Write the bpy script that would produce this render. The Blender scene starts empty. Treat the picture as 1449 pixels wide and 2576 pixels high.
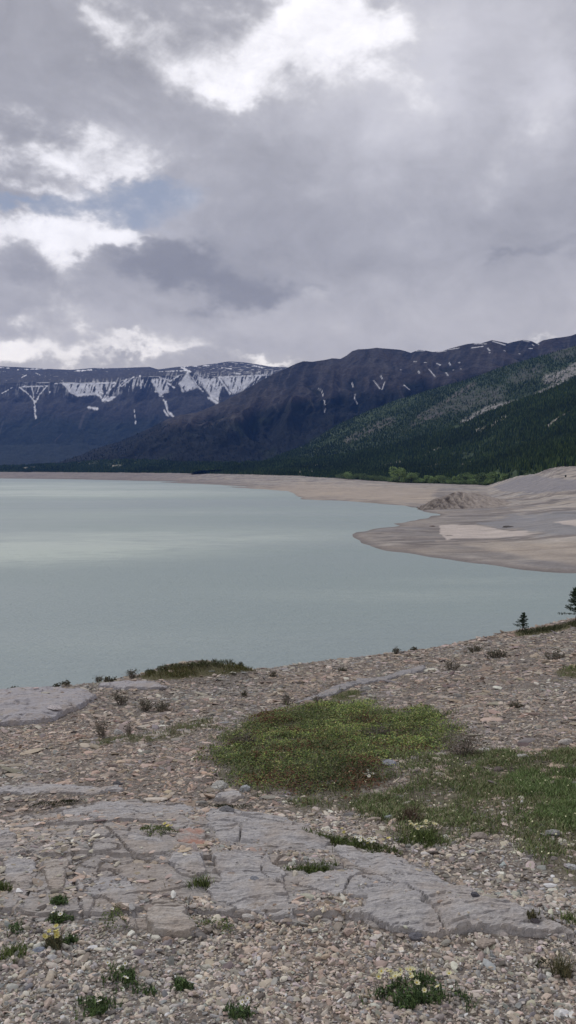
import bpy, math, random
import numpy as np
random.seed(7)
RNG = np.random.default_rng(11)
SC = bpy.context.scene
COL = SC.collection

# ------------------------------------------------------------------ camera geometry
F, CX, CY = 2022.0, 724.5, 1288.0          # focal length / centre in units of a 1449 x 2576 picture
PITCH = math.atan(105.0 / F)
SP, CP = math.sin(PITCH), math.cos(PITCH)
EYE = 1.65
LAKE = EYE - 40.0

def ray(u, v):
    """slopes x/y and z/y of the view ray"""
    X = (np.asarray(u, float) - CX) / F
    Y = -(np.asarray(v, float) - CY) / F
    dy = CP + Y * SP
    return X / dy, (-SP + Y * CP) / dy

def pt(u, v, d):
    sx, sz = ray(u, v)
    return sx * d, d + 0 * sx, EYE + sz * d

# ------------------------------------------------------------------ numpy noise
def _h(ix, iy, seed):
    ix = ix.astype(np.int64); iy = iy.astype(np.int64)
    n = (ix * 374761393 + iy * 668265263 + seed * 1442695041) & 0xFFFFFFFF
    n = ((n ^ (n >> 13)) * 1274126177) & 0xFFFFFFFF
    n = n ^ (n >> 16)
    return (n & 0xFFFFFF) / float(0xFFFFFF)

def noise(x, y, seed=0):
    x = np.asarray(x, float); y = np.asarray(y, float)
    x, y = np.broadcast_arrays(x, y)
    ix = np.floor(x); iy = np.floor(y); fx = x - ix; fy = y - iy
    def g(ax, ay):
        a = _h(ix + ax, iy + ay, seed) * 2 * math.pi
        return np.cos(a) * (fx - ax) + np.sin(a) * (fy - ay)
    sx = fx * fx * fx * (fx * (fx * 6 - 15) + 10); sy = fy * fy * fy * (fy * (fy * 6 - 15) + 10)
    a = g(0, 0) * (1 - sx) + g(1, 0) * sx
    b = g(0, 1) * (1 - sx) + g(1, 1) * sx
    return (a * (1 - sy) + b * sy) * 1.5

def fbm(x, y, o=4, seed=0):
    s = 0; a = 1; t = 0
    for k in range(o):
        s = s + a * noise(x * 2 ** k + 17.3 * k, y * 2 ** k - 9.1 * k, seed + k); t += a; a *= .5
    return s / t

def ridged(x, y, o=4, seed=0):
    s = 0; a = 1; t = 0
    for k in range(o):
        s = s + a * (1 - 2 * np.abs(noise(x * 2 ** k + 5.3 * k, y * 2 ** k + 3.7 * k, seed + k))); t += a; a *= .5
    return s / t

def sstep(a, b, x):
    t = np.clip((np.asarray(x, float) - a) / (b - a), 0, 1)
    return t * t * (3 - 2 * t)

def interp(x, pts, k):
    xs = [p[0] for p in pts]; return np.interp(x, xs, [p[k] for p in pts])

def sd_poly(px, py, poly):
    """signed distance, positive inside"""
    px = np.asarray(px, float); py = np.asarray(py, float)
    d = np.full(px.shape, 1e18); inside = np.zeros(px.shape, bool)
    n = len(poly)
    for i in range(n):
        ax, ay = poly[i]; bx, by = poly[(i + 1) % n]
        ex, ey = bx - ax, by - ay; wx, wy = px - ax, py - ay
        L = ex * ex + ey * ey + 1e-18
        t = np.clip((wx * ex + wy * ey) / L, 0, 1)
        d = np.minimum(d, (wx - ex * t) ** 2 + (wy - ey * t) ** 2)
        if ey != 0:
            c = ((ay > py) != (by > py)) & (px < ex * (py - ay) / ey + ax)
            inside ^= c
    d = np.sqrt(d)
    return np.where(inside, d, -d)

def d_line(px, py, line):
    d = np.full(np.shape(px), 1e18)
    for (ax, ay), (bx, by) in zip(line[:-1], line[1:]):
        ex, ey = bx - ax, by - ay; wx, wy = px - ax, py - ay
        t = np.clip((wx * ex + wy * ey) / (ex * ex + ey * ey + 1e-18), 0, 1)
        d = np.minimum(d, (wx - ex * t) ** 2 + (wy - ey * t) ** 2)
    return np.sqrt(d)

# ------------------------------------------------------------------ object helpers
def tag(o, label=None, cat=None, group=None, kind=None):
    if label: o['label'] = label
    if cat: o['category'] = cat
    if group: o['group'] = group
    if kind: o['kind'] = kind
    return o

def link(name, me, mat=None, parent=None, loc=None):
    if mat is not None and not me.materials: me.materials.append(mat)
    o = bpy.data.objects.new(name, me); COL.objects.link(o)
    if parent is not None: o.parent = parent
    if loc is not None: o.location = loc
    return o

def empty(name, loc):
    o = bpy.data.objects.new(name, None); COL.objects.link(o); o.location = loc
    o.empty_display_size = .1
    return o

def mesh_np(name, V, faces, col=None, smooth=False, extra=None):
    """V (n,3); faces: list of int arrays (m,k), k may differ between arrays"""
    me = bpy.data.meshes.new(name)
    V = np.ascontiguousarray(V, np.float32)
    me.vertices.add(len(V)); me.vertices.foreach_set('co', V.ravel())
    loops = np.concatenate([f.ravel() for f in faces]).astype(np.int32)
    tot = np.concatenate([np.full(len(f), f.shape[1]) for f in faces]).astype(np.int32)
    st = np.concatenate([[0], np.cumsum(tot)[:-1]]).astype(np.int32)
    me.loops.add(len(loops)); me.loops.foreach_set('vertex_index', loops)
    me.polygons.add(len(tot)); me.polygons.foreach_set('loop_start', st)
    try: me.polygons.foreach_set('loop_total', tot)
    except Exception: pass
    me.update(calc_edges=True)
    me.polygons.foreach_set('use_smooth', np.full(len(tot), smooth))
    if col is not None:
        a = me.color_attributes.new('col', 'FLOAT_COLOR', 'POINT')
        c = np.ones((len(V), 4), np.float32); c[:, :3] = col
        a.data.foreach_set('color', c.ravel())
    for k, v in (extra or {}).items():
        a = me.attributes.new(k, 'FLOAT', 'POINT'); a.data.foreach_set('value', np.ascontiguousarray(v, np.float32).ravel())
    me.validate()
    return me

def grid_faces(nr, nc):
    i = np.arange(nr * nc).reshape(nr, nc)
    return np.stack([i[:-1, :-1], i[:-1, 1:], i[1:, 1:], i[1:, :-1]], -1).reshape(-1, 4)

# ------------------------------------------------------------------ materials
class NT:
    def __init__(s, name):
        s.m = bpy.data.materials.new(name); s.m.use_nodes = True
        s.t = s.m.node_tree; s.t.nodes.clear()
        s.out = s.n('ShaderNodeOutputMaterial'); s.b = s.n('ShaderNodeBsdfPrincipled')
        s.l(s.b.outputs[0], s.out.inputs[0])
    def n(s, t, **k):
        x = s.t.nodes.new(t)
        for a, b in k.items(): setattr(x, a, b)
        return x
    def l(s, a, b): s.t.links.new(a, b)
    def attr(s, name='col'):
        return s.n('ShaderNodeAttribute', attribute_name=name)
    def coord(s): return s.n('ShaderNodeTexCoord').outputs['Object']
    def map(s, scale, rot=(0, 0, 0), src=None):
        m = s.n('ShaderNodeMapping'); m.inputs['Scale'].default_value = scale; m.inputs['Rotation'].default_value = rot
        s.l(src or s.coord(), m.inputs[0]); return m.outputs[0]
    def noise(s, scale, detail=6, rough=.6, src=None, dist=0):
        x = s.n('ShaderNodeTexNoise'); x.inputs['Scale'].default_value = scale; x.inputs['Detail'].default_value = detail
        x.inputs['Roughness'].default_value = rough; x.inputs['Distortion'].default_value = dist
        s.l(src or s.coord(), x.inputs['Vector']); return x.outputs[0]
    def voro(s, scale, src=None, feature='F1', out='Distance'):
        x = s.n('ShaderNodeTexVoronoi', feature=feature); x.inputs['Scale'].default_value = scale
        s.l(src or s.coord(), x.inputs['Vector']); return x.outputs[out]
    def ramp(s, f, stops):
        r = s.n('ShaderNodeValToRGB'); e = r.color_ramp.elements
        while len(e) < len(stops): e.new(.5)
        for i, (p, c) in enumerate(stops):
            e[i].position = p; e[i].color = (*c, 1) if not np.isscalar(c) else (c, c, c, 1)
        s.l(f, r.inputs[0]); return r.outputs[0]
    def mixc(s, f, a, b, mode='MIX'):
        x = s.n('ShaderNodeMix', data_type='RGBA', blend_type=mode)
        for sock, v in ((x.inputs[0], f), (x.inputs[6], a), (x.inputs[7], b)):
            if isinstance(v, bpy.types.NodeSocket): s.l(v, sock)
            elif np.isscalar(v): sock.default_value = v
            else: sock.default_value = (*v, 1)
        return x.outputs[2]
    def math(s, op, a, b=None, clamp=False):
        x = s.n('ShaderNodeMath', operation=op, use_clamp=clamp)
        for i, v in enumerate((a, b)):
            if v is None: continue
            if isinstance(v, bpy.types.NodeSocket): s.l(v, x.inputs[i])
            else: x.inputs[i].default_value = v
        return x.outputs[0]
    def bump(s, h, strength=.5, dist=.01):
        x = s.n('ShaderNodeBump'); x.inputs['Strength'].default_value = strength; x.inputs['Distance'].default_value = dist
        s.l(h, x.inputs['Height']); s.l(x.outputs[0], s.b.inputs['Normal'])
    def fin(s, col=None, rough=.9, spec=.2):
        if col is not None:
            if isinstance(col, bpy.types.NodeSocket): s.l(col, s.b.inputs['Base Color'])
            else: s.b.inputs['Base Color'].default_value = (*col, 1)
        if isinstance(rough, bpy.types.NodeSocket): s.l(rough, s.b.inputs['Roughness'])
        else: s.b.inputs['Roughness'].default_value = rough
        s.b.inputs['Specular IOR Level'].default_value = spec
        return s.m

def mat_vcol(name, nscale=0, amt=.3, rough=.9, spec=.2, bump=None, src_scale=(1, 1, 1)):
    m = NT(name); c = m.attr().outputs['Color']
    if nscale:
        n = m.noise(nscale, 5, .65, src=m.map(src_scale))
        c = m.mixc(1.0, c, m.ramp(n, [(.25, 1 - amt), (.75, 1 + amt)]), 'MULTIPLY')
        if bump: m.bump(n, bump[0], bump[1])
    return m.fin(c, rough, spec)

M_PEB = mat_vcol('pebble', 60, .22, .85, .25)
M_LEAF = mat_vcol('leaf', 0, 0, .75, .25)
M_MTN = mat_vcol('mountain', .012, .35, .95, .1, bump=(.9, 25), src_scale=(1, 1, 1))
M_TREEFAR = mat_vcol('far_tree', 0, 0, .95, .05)

# ------------------------------------------------------------------ world: overcast sky with breaks
SUN_AZ, SUN_EL = math.radians(-42), math.radians(46)
def build_world():
    w = bpy.data.worlds.new('World'); SC.world = w; w.use_nodes = True
    t = w.node_tree; t.nodes.clear()
    N = lambda ty, **k: (lambda x: ([setattr(x, a, b) for a, b in k.items()], x)[1])(t.nodes.new(ty))
    L = t.links.new
    def math_(op, a, b=None, c=None, clamp=False):
        x = N('ShaderNodeMath', operation=op, use_clamp=clamp)
        for i, v in enumerate((a, b, c)):
            if v is None: continue
            if isinstance(v, bpy.types.NodeSocket): L(v, x.inputs[i])
            else: x.inputs[i].default_value = v
        return x.outputs[0]
    def vmath(op, a, b=None):
        x = N('ShaderNodeVectorMath', operation=op)
        for i, v in enumerate((a, b)):
            if v is None: continue
            if isinstance(v, bpy.types.NodeSocket): L(v, x.inputs[i])
            else: x.inputs[i].default_value = v
        return x
    def noi(src, scale, detail=6, rough=.55, dist=0):
        x = N('ShaderNodeTexNoise'); x.inputs['Scale'].default_value = scale; x.inputs['Detail'].default_value = detail
        x.inputs['Roughness'].default_value = rough; x.inputs['Distortion'].default_value = dist
        L(src, x.inputs['Vector']); return x
    def mixc(f, a, b, mode='MIX'):
        x = N('ShaderNodeMix', data_type='RGBA', blend_type=mode)
        for sock, v in ((x.inputs[0], f), (x.inputs[6], a), (x.inputs[7], b)):
            if isinstance(v, bpy.types.NodeSocket): L(v, sock)
            elif np.isscalar(v): sock.default_value = v
            else: sock.default_value = (*v, 1)
        return x.outputs[2]
    def srange(v, a, b):
        x = N('ShaderNodeMapRange', interpolation_type='SMOOTHSTEP', clamp=True)
        L(v, x.inputs[0]); x.inputs[1].default_value = a; x.inputs[2].default_value = b
        return x.outputs[0]
    co = N('ShaderNodeTexCoord').outputs['Generated']
    d = vmath('NORMALIZE', co).outputs[0]
    sep = N('ShaderNodeSeparateXYZ'); L(d, sep.inputs[0])
    az = math_('ARCTAN2', sep.outputs[0], sep.outputs[1]); el = math_('ARCSINE', sep.outputs[2])
    comb = N('ShaderNodeCombineXYZ'); L(az, comb.inputs[0]); L(el, comb.inputs[1])
    # stretched direction for cloud noise
    ds = vmath('MULTIPLY', d, (1, 1, 1.5)).outputs[0]
    warp = noi(ds, 5, 5, .6).outputs['Color']
    wv = vmath('MULTIPLY', vmath('SUBTRACT', warp, (.5, .5, .5)).outputs[0], (.24, .16, 0)).outputs[0]
    warp2 = noi(ds, 22, 4, .6).outputs['Color']
    wv2 = vmath('MULTIPLY', vmath('SUBTRACT', warp2, (.5, .5, .5)).outputs[0], (.075, .05, 0)).outputs[0]
    P = vmath('ADD', vmath('ADD', comb.outputs[0], wv).outputs[0], wv2).outputs[0]
    def ae(u, v):
        sx, sz = ray(u, v)
        return math.atan(float(sx)), math.atan2(float(sz), math.hypot(1, float(sx)))
    def blobs(lst, P=P):
        acc = None
        for (u, v, ru, rv, amp) in lst:
            a, e = ae(u, v)
            q = vmath('MULTIPLY', vmath('SUBTRACT', P, (a, e, 0)).outputs[0], (F / ru, F / rv, 0)).outputs[0]
            dd = vmath('DOT_PRODUCT', q, q).outputs['Value']
            g = math_('EXPONENT', math_('MULTIPLY', dd, -1.0))
            acc = math_('MULTIPLY', g, amp) if acc is None else math_('MULTIPLY_ADD', g, amp, acc)
        return acc
    fine = noi(ds, 9, 9, .6, .6).outputs[0]
    fine2 = noi(ds, 28, 8, .65, .3).outputs[0]
    soft = noi(ds, 3.2, 5, .5, .3).outputs[0]
    # --- soft grey deck brightness
    tone = blobs(TONE)
    deck = math_('ADD', math_('MULTIPLY', math_('SUBTRACT', soft, .5), .22), tone)
    deck = math_('ADD', deck, math_('MULTIPLY', math_('SUBTRACT', fine, .5), .26))
    deck = math_('ADD', deck, math_('MULTIPLY', math_('SUBTRACT', fine2, .5), .09))
    deck = math_('ADD', deck, .462, clamp=False)
    deck = math_('MAXIMUM', deck, .14)
    c = mixc(1.0, (1, 1, 1), (0, 0, 0))
    rgb = N('ShaderNodeCombineXYZ')
    L(math_('MULTIPLY', deck, .985), rgb.inputs[0]); L(math_('MULTIPLY', deck, .99), rgb.inputs[1]); L(math_('MULTIPLY', deck, 1.09), rgb.inputs[2])
    deckc = rgb.outputs[0]
    # --- blue gap, partly veiled
    sky = N('ShaderNodeTexSky', sky_type='NISHITA', sun_disc=False, sun_elevation=SUN_EL, sun_rotation=SUN_AZ)
    sky.air_density = 1; sky.dust_density = 1.5; sky.altitude = 1400
    skyc = vmath('MULTIPLY', sky.outputs[0], (.07, .07, .07)).outputs[0]
    skyc = mixc(.75, skyc, (.36, .41, .52))
    gap = math_('ADD', blobs(GAP), math_('MULTIPLY', math_('SUBTRACT', fine, .5), 1.1))
    gapm = math_('MULTIPLY', srange(gap, .3, 1.15), .8)
    col = mixc(gapm, deckc, skyc)
    bf = math_('ADD', blobs(BRIGHT), math_('MULTIPLY', math_('SUBTRACT', fine, .5), 1.8))
    bf = math_('ADD', bf, math_('MULTIPLY', math_('SUBTRACT', fine2, .5), .7))
    bm = srange(bf, .05, 1.25)
    bl = math_('ADD', math_('MULTIPLY', srange(bf, .2, 1.7), .46), .58)
    bl = math_('ADD', bl, math_('MULTIPLY', math_('SUBTRACT', fine2, .5), .42))
    bl = math_('ADD', bl, math_('MULTIPLY', math_('SUBTRACT', fine, .5), .30))
    rb = N('ShaderNodeCombineXYZ'); L(bl, rb.inputs[0]); L(bl, rb.inputs[1]); L(math_('MULTIPLY', bl, 1.06), rb.inputs[2])
    col = mixc(bm, col, rb.outputs[0])
    # --- dark scud in front
    df = math_('ADD', blobs(DARK), math_('MULTIPLY', math_('SUBTRACT', fine, .5), 1.1))
    df = math_('ADD', df, math_('MULTIPLY', math_('SUBTRACT', fine2, .5), .6))
    dm = math_('MULTIPLY', srange(df, .05, 1.6), .8)
    dl = math_('ADD', math_('MULTIPLY', math_('SUBTRACT', fine2, .5), .10), .235)
    rd = N('ShaderNodeCombineXYZ'); L(dl, rd.inputs[0]); L(math_('MULTIPLY', dl, 1.03), rd.inputs[1]); L(math_('MULTIPLY', dl, 1.2), rd.inputs[2])
    col = mixc(dm, col, rd.outputs[0])
    # warm tint low in the sky, offsetting the blue cast of the haze volume
    hz = srange(sep.outputs[2], .02, .30)
    col = mixc(1.0, col, mixc(hz, (1.30, 1.20, 1.0), (1.05, 1.03, 1.0)), 'MULTIPLY')
    # everything below the horizon: dull ground light
    col = mixc(srange(sep.outputs[2], -.03, -.005), (.16, .17, .17), col)
    # camera-neutral scale so that the Nishita rule of thumb strength can be kept
    col = vmath('MULTIPLY', col, (10, 10, 10)).outputs[0]
    bg = N('ShaderNodeBackground'); bg.inputs[1].default_value = .1
    L(col, bg.inputs[0])
    o = N('ShaderNodeOutputWorld'); L(bg.outputs[0], o.inputs[0])

TONE = [(100, 200, 260, 160, -.06), (760, 560, 330, 150, -.075), (1180, 240, 190, 110, -.05), (1150, 900, 500, 160, .05),
        (350, 860, 330, 80, .05), (1120, 120, 260, 170, .20), (1420, 210, 90, 110, .2), (960, 130, 220, 150, .16), (150, 860, 260, 60, .10), (700, 850, 400, 50, .05), (1150, 760, 300, 90, .04), (330, 590, 110, 50, .12), (900, 640, 120, 60, -.03),
        (1250, 450, 90, 60, .05), (240, 390, 160, 60, .12), (750, 350, 110, 35, .05), (500, 330, 160, 60, -.02),
        (1000, 350, 200, 80, .03), (600, 30, 900, 60, -.02), (640, 800, 160, 60, .03), (420, 200, 200, 60, -.03), (1300, 720, 250, 80, .02)]
GAP = [(200, 490, 130, 48, 1.2), (325, 530, 130, 60, 1.15), (50, 520, 100, 22, 1.3), (250, 600, 110, 34, .8), (120, 690, 90, 50, .35), (80, 740, 60, 30, .2)]
BRIGHT = [(480, 40, 60, 24, .4), (640, 330, 90, 24, .3), (230, 40, 60, 60, .6), (350, 120, 60, 60, .5), (130, 360, 120, 40, .5), (260, 425, 100, 26, .35), (30, 400, 80, 40, .5), (150, 570, 50, 40, .4), (240, 635, 100, 20, .6), (100, 700, 40, 40, .5), (60, 880, 140, 30, .6), (250, 890, 160, 20, .5), (160, 820, 60, 30, .4), (1000, 60, 120, 60, .45), (1060, 190, 60, 60, .3), (690, 230, 50, 26, .5), (790, 770, 30, 30, .4), (590, 600, 60, 20, .3), (960, 770, 40, 14, .35), (1420, 250, 60, 50, .45), (690, 905, 120, 20, .4), (470, 900, 80, 16, .4), (280, 80, 66, 70, .8), (420, 60, 70, 34, .6), (440, 160, 80, 50, .55), (590, 180, 130, 50, .65), (730, 120, 120, 100, .85),
          (900, 110, 140, 110, 1.25), (600, 80, 120, 40, .35), (560, 215, 90, 30, .5), (60, 345, 90, 40, .65), (200, 395, 160, 45, .7),
          (360, 430, 100, 32, .5), (55, 462, 90, 22, .95), (80, 590, 150, 52, 1.3), (30, 640, 120, 50, 1.0), (170, 640, 110, 35, .7), (320, 622, 90, 22, .8),
          (420, 545, 70, 25, .3), (120, 875, 260, 40, .75), (20, 870, 80, 34, .7), (1000, 40, 120, 50, .4), (820, 40, 140, 40, .5), (360, 908, 55, 16, .95), (690, 912, 80, 12, .9), (750, 368, 45, 26, .5),
          (1270, 450, 60, 40, .38), (1250, 845, 90, 14, .6), (1310, 840, 50, 10, .4), (500, 875, 60, 20, .35), (120, 770, 70, 40, .4),
          (1430, 60, 60, 60, .35)]
DARK = [(430, 680, 150, 48, 1.0), (560, 725, 150, 42, 1.0), (645, 772, 115, 36, .8), (700, 745, 60, 30, .3), (480, 650, 90, 24, .5), (300, 690, 80, 30, .65), (15, 715, 70, 26, .7),
        (50, 800, 66, 26, .6), (1400, 625, 110, 26, .8), (1310, 630, 60, 16, .4), (785, 185, 28, 36, .75), (100, 80, 200, 90, .12), (380, 30, 40, 26, .5),
        (790, 760, 30, 18, .45), (60, 260, 150, 70, .2), (360, 830, 160, 40, .2), (760, 600, 120, 60, .15)]

# ------------------------------------------------------------------ near ground
CRESTV = [(-900, 1830), (-200, 1772), (0, 1745), (150, 1727), (230, 1720), (330, 1706), (380, 1700), (470, 1694), (560, 1690), (640, 1688), (750, 1671), (850, 1657),
          (940, 1650), (1080, 1632), (1200, 1607), (1300, 1587), (1400, 1567), (1449, 1556), (1700, 1520), (2400, 1450)]
CRESTD = [(-900, 9.0), (0, 10.5), (600, 12.0), (1000, 13.0), (1449, 14.5), (2400, 16.0)]
def ground_base(x, y):
    x = np.asarray(x, float); y = np.asarray(y, float)
    s = x / np.maximum(y, 2.0)
    u = np.clip(CX + F * s, -900, 2400)
    yc = interp(u, CRESTD, 1) + .25 * fbm(x * .8, y * 0 + 3.1, 3, 40)
    v = interp(u, CRESTV, 1)
    sl = ray(CX, v)[1]
    zc = EYE + sl * yc
    t = np.clip((y - 1.6) / (yc - 1.6), -4, 1)
    tp = np.clip(t, 0, 1)
    z = zc * tp ** 1.08
    z = z + np.where(y < 1.6, (1.6 - y) * .01, 0)
    e = np.maximum(y - yc, 0)
    z = z - np.where(e > 0, .30 * e + .25 * np.minimum(e, 1.2) ** 2, 0) - np.where(e > 1.2, .35 * (e - 1.2), 0)
    return z

def gauss2(x, y, cx, cy, rx, ry, a=0):
    c, s = math.cos(a), math.sin(a)
    dx, dy = x - cx, y - cy
    p = (dx * c + dy * s) / rx; q = (-dx * s + dy * c) / ry
    return np.exp(-(p * p + q * q))

def ground_z(x, y):
    x = np.asarray(x, float); y = np.asarray(y, float)
    z = ground_base(x, y)
    fade = sstep(16.5, 13, y)
    z = z + .035 * fbm(x * .9, y * .9, 3, 5) + .018 * fbm(x * 3.1, y * 3.1, 3, 9)
    z = z + .009 * fbm(x * 11, y * 11, 2, 15) * fade
    z = z + .10 * gauss2(x, y, -.75, 3.9, .95, .55) + .06 * gauss2(x, y, .75, 3.1, .9, .22, -.35)
    z = z + .24 * gauss2(x, y, -1.30, 11.2, .72, .5) + .05 * gauss2(x, y, .35, 5.5, .9, .5)
    z = z + .08 * gauss2(x, y, -3.3, 8.7, 1.1, .6)
    return np.maximum(z, LAKE - 3)

_ys = np.concatenate([np.arange(1.2, 6, .004), np.arange(6, 18, .01)])
def at(u, v):
    sx, sz = ray(u, v)
    g = ground_z(float(sx) * _ys, _ys)
    k = np.nonzero(EYE + float(sz) * _ys < g)[0]
    y = _ys[k[0]] if len(k) else float(np.interp(u, [p[0] for p in CRESTD], [p[1] for p in CRESTD]))
    x = float(sx) * y
    return x, float(y), float(ground_z(x, y))

def wpoly(P): return [at(u, v)[:2] for u, v in P]

def axis(fine_a, fine_b, step, far_a, far_b, n=34):
    a = np.arange(fine_a, fine_b, step)
    L = fine_a - (fine_a - far_a) * (np.linspace(0, 1, n)[1:] ** 2.4); R = fine_b + (far_b - fine_b) * (np.linspace(0, 1, n)[1:] ** 2.4)
    return np.concatenate([L[::-1], a, [fine_b], R])

# regions on the near ground (outlines converted to ground metres)
SLABS = [
 ('grey bedrock slab with a long sloping top, upper of the two largest slabs', [(512,2048),(560,2041),(650,2056),(724,2070),(790,2098),(826,2120),(833,2150),(780,2145),(724,2149),(600,2142),(545,2125),(516,2085)], .05, 0),
 ('longest grey bedrock slab tapering to the right edge above the loose gravel', [(839,2135),(899,2146),(964,2158),(1004,2168),(1074,2198),(1124,2228),(1224,2272),(1324,2293),(1399,2323),(1446,2350),(1452,2368),(1349,2354),(1224,2349),(1124,2356),(1049,2358),(984,2352),(939,2332),(889,2312),(914,2280),(754,2248),(744,2226),(799,2210),(914,2207),(874,2185),(839,2160)], .055, 0),
 ('broad bluish bedrock slab with layered lower edge, below the upper slab', [(540,2152),(665,2152),(690,2174),(715,2215),(738,2270),(750,2300),(748,2326),(700,2320),(620,2306),(545,2290),(512,2257),(556,2228),(530,2185)], .055, 0),
 ('square pale tan rock block at the front of the outcrop above the gravel', [(367,2275),(440,2283),(480,2313),(492,2345),(488,2366),(425,2362),(360,2345)], .07, 1),
 ('small grey slab above a green tuft in the middle of the outcrop', [(425,2155),(518,2155),(528,2200),(500,2216),(450,2213),(418,2180)], .045, 0),
 ('thin arched grey slab along the top of the outcrop', [(150,2052),(260,2027),(350,2021),(450,2031),(497,2042),(462,2058),(492,2085),(508,2100),(450,2095),(400,2079),(300,2069),(200,2060)], .035, 0),
 ('pale slab block stained rusty red on its face', [(447,2100),(505,2105),(526,2130),(500,2146),(455,2146),(440,2125)], .05, 2),
 ('small dark grey slab under the thin strip of moss with a yellow flower', [(310,2100),(400,2120),(447,2148),(400,2158),(340,2134),(300,2115)], .035, 0),
 ('grey slab with rounded end cut off by the left edge, beside dark crack', [(-60,2092),(25,2094),(50,2128),(22,2150),(-60,2162)], .04, 0),
 ('squarish grey slab block, leftmost of the split block row', [(12,2165),(98,2165),(95,2228),(60,2250),(2,2232)], .045, 0),
 ('upright grey slab block split by a narrow crack, second of the split row', [(112,2168),(175,2165),(173,2248),(135,2260),(103,2245)], .045, 1),
 ('flat purplish slab in the middle of the outcrop under loose chips', [(185,2225),(300,2215),(362,2248),(362,2270),(270,2273),(190,2250)], .03, 0),
 ('narrow leaning tan block below the split block row', [(72,2254),(103,2259),(90,2302),(55,2296)], .04, 1),
 ('small bluish block above the round green cushion plant', [(200,2272),(245,2275),(250,2305),(212,2311),(190,2287)], .04, 0),
 ('grey wedge slab left of the square tan block', [(282,2262),(358,2266),(364,2290),(340,2294),(308,2290)], .035, 0),
 ('slim grey block wedged beside the square tan block', [(318,2300),(354,2294),(356,2342),(330,2347)], .04, 0),
 ('small tan block at the left edge above a leafy cushion', [(12,2256),(60,2262),(46,2302),(6,2296)], .04, 1),
 ('smooth pale lavender outcrop at the brow of the bluff on the left', [(-80,1742),(60,1737),(150,1736),(222,1743),(242,1757),(215,1780),(165,1800),(110,1820),(50,1826),(-80,1832)], .10, 3),
 ('low pale slab on the brow just left of the green hummock', [(245,1724),(320,1717),(400,1722),(427,1732),(310,1736),(250,1731)], .06, 3),
 ('narrow slanting grey ledge running up to the brow right of centre', [(739,1773),(800,1748),(850,1728),(905,1712),(960,1706),(1004,1693),(1070,1676),(1074,1686),(1010,1702),(974,1713),(905,1722),(860,1742),(800,1762)], .04, 5),
 ('flat grey strip of bedrock level with the gravel at the left edge', [(-30,1984),(150,1976),(290,1980),(320,1990),(200,2001),(-30,2004)], .02, 0),
 ('small grey flat slab beside the pale stones at the mat corner', [(540,1998),(600,1995),(622,2010),(580,2021),(535,2017)], .03, 0),
]
SLABW = [wpoly(P) for _, P, _, _ in SLABS]
SLABBB = [(min(p[0] for p in P), max(p[0] for p in P), min(p[1] for p in P), max(p[1] for p in P)) for P in SLABW]
def slab_sd(x, y):
    best = np.full(np.shape(x), -9.0)
    for P, bb in zip(SLABW, SLABBB):
        m = (x > bb[0] - .1) & (x < bb[1] + .1) & (y > bb[2] - .1) & (y < bb[3] + .1)
        if m.any():
            best[m] = np.maximum(best[m], sd_poly(x[m], y[m], P))
    return best

MAT_P = wpoly([(532,1880),(560,1845),(620,1815),(680,1795),(760,1775),(860,1768),(930,1765),(1000,1790),(1060,1780),(1120,1800),(1150,1835),(1150,1865),(1110,1890),(1060,1905),(980,1910),(1000,1930),(1020,1950),(960,1985),(860,2010),(760,2010),(640,1990),(560,1960),(535,1925)])
GRASS_P = wpoly([(980,1925),(1080,1905),(1180,1890),(1260,1885),(1330,1895),(1480,1880),(1700,1880),(1800,2240),(1460,2225),(1380,2190),(1300,2150),(1230,2110),(1130,2135),(1030,2125),(960,2080),(860,2045),(760,2035),(700,2015),(800,2005),(960,1995),(1040,1960)])
GRASS2_P = wpoly([(215,1865),(300,1850),(400,1845),(470,1815),(540,1800),(540,1830),(440,1860),(330,1872),(240,1878)])
HUM_P = wpoly([(340,1704),(380,1692),(420,1682),(480,1673),(560,1671),(620,1680),(640,1689),(580,1697),(500,1704),(420,1710),(370,1710)])
GR3_P = wpoly([(1395,1690),(1449,1675),(1520,1665),(1520,1700),(1440,1705)])
GR4_P = wpoly([(1290,1592),(1360,1580),(1449,1562),(1520,1555),(1520,1578),(1440,1580),(1350,1598),(1300,1602)])
GR5_P = wpoly([(828,1752),(850,1742),(905,1735),(915,1748),(880,1762),(840,1765)])

OUTC_P = wpoly([(-60, 2040), (150, 2045), (300, 2040), (450, 2055), (520, 2110), (540, 2160), (760, 2215), (750, 2320), (500, 2280), (360, 2330), (240, 2320), (0, 2300), (-60, 2290)])
def veg_masks(x, y):
    w = .26 * fbm(x * 1.9, y * 1.9, 4, 70) + .07 * fbm(x * 9, y * 9, 2, 77)
    mat = sd_poly(x, y, MAT_P) + w
    gr = sd_poly(x, y, GRASS_P) + w * 2
    return mat, gr

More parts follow.
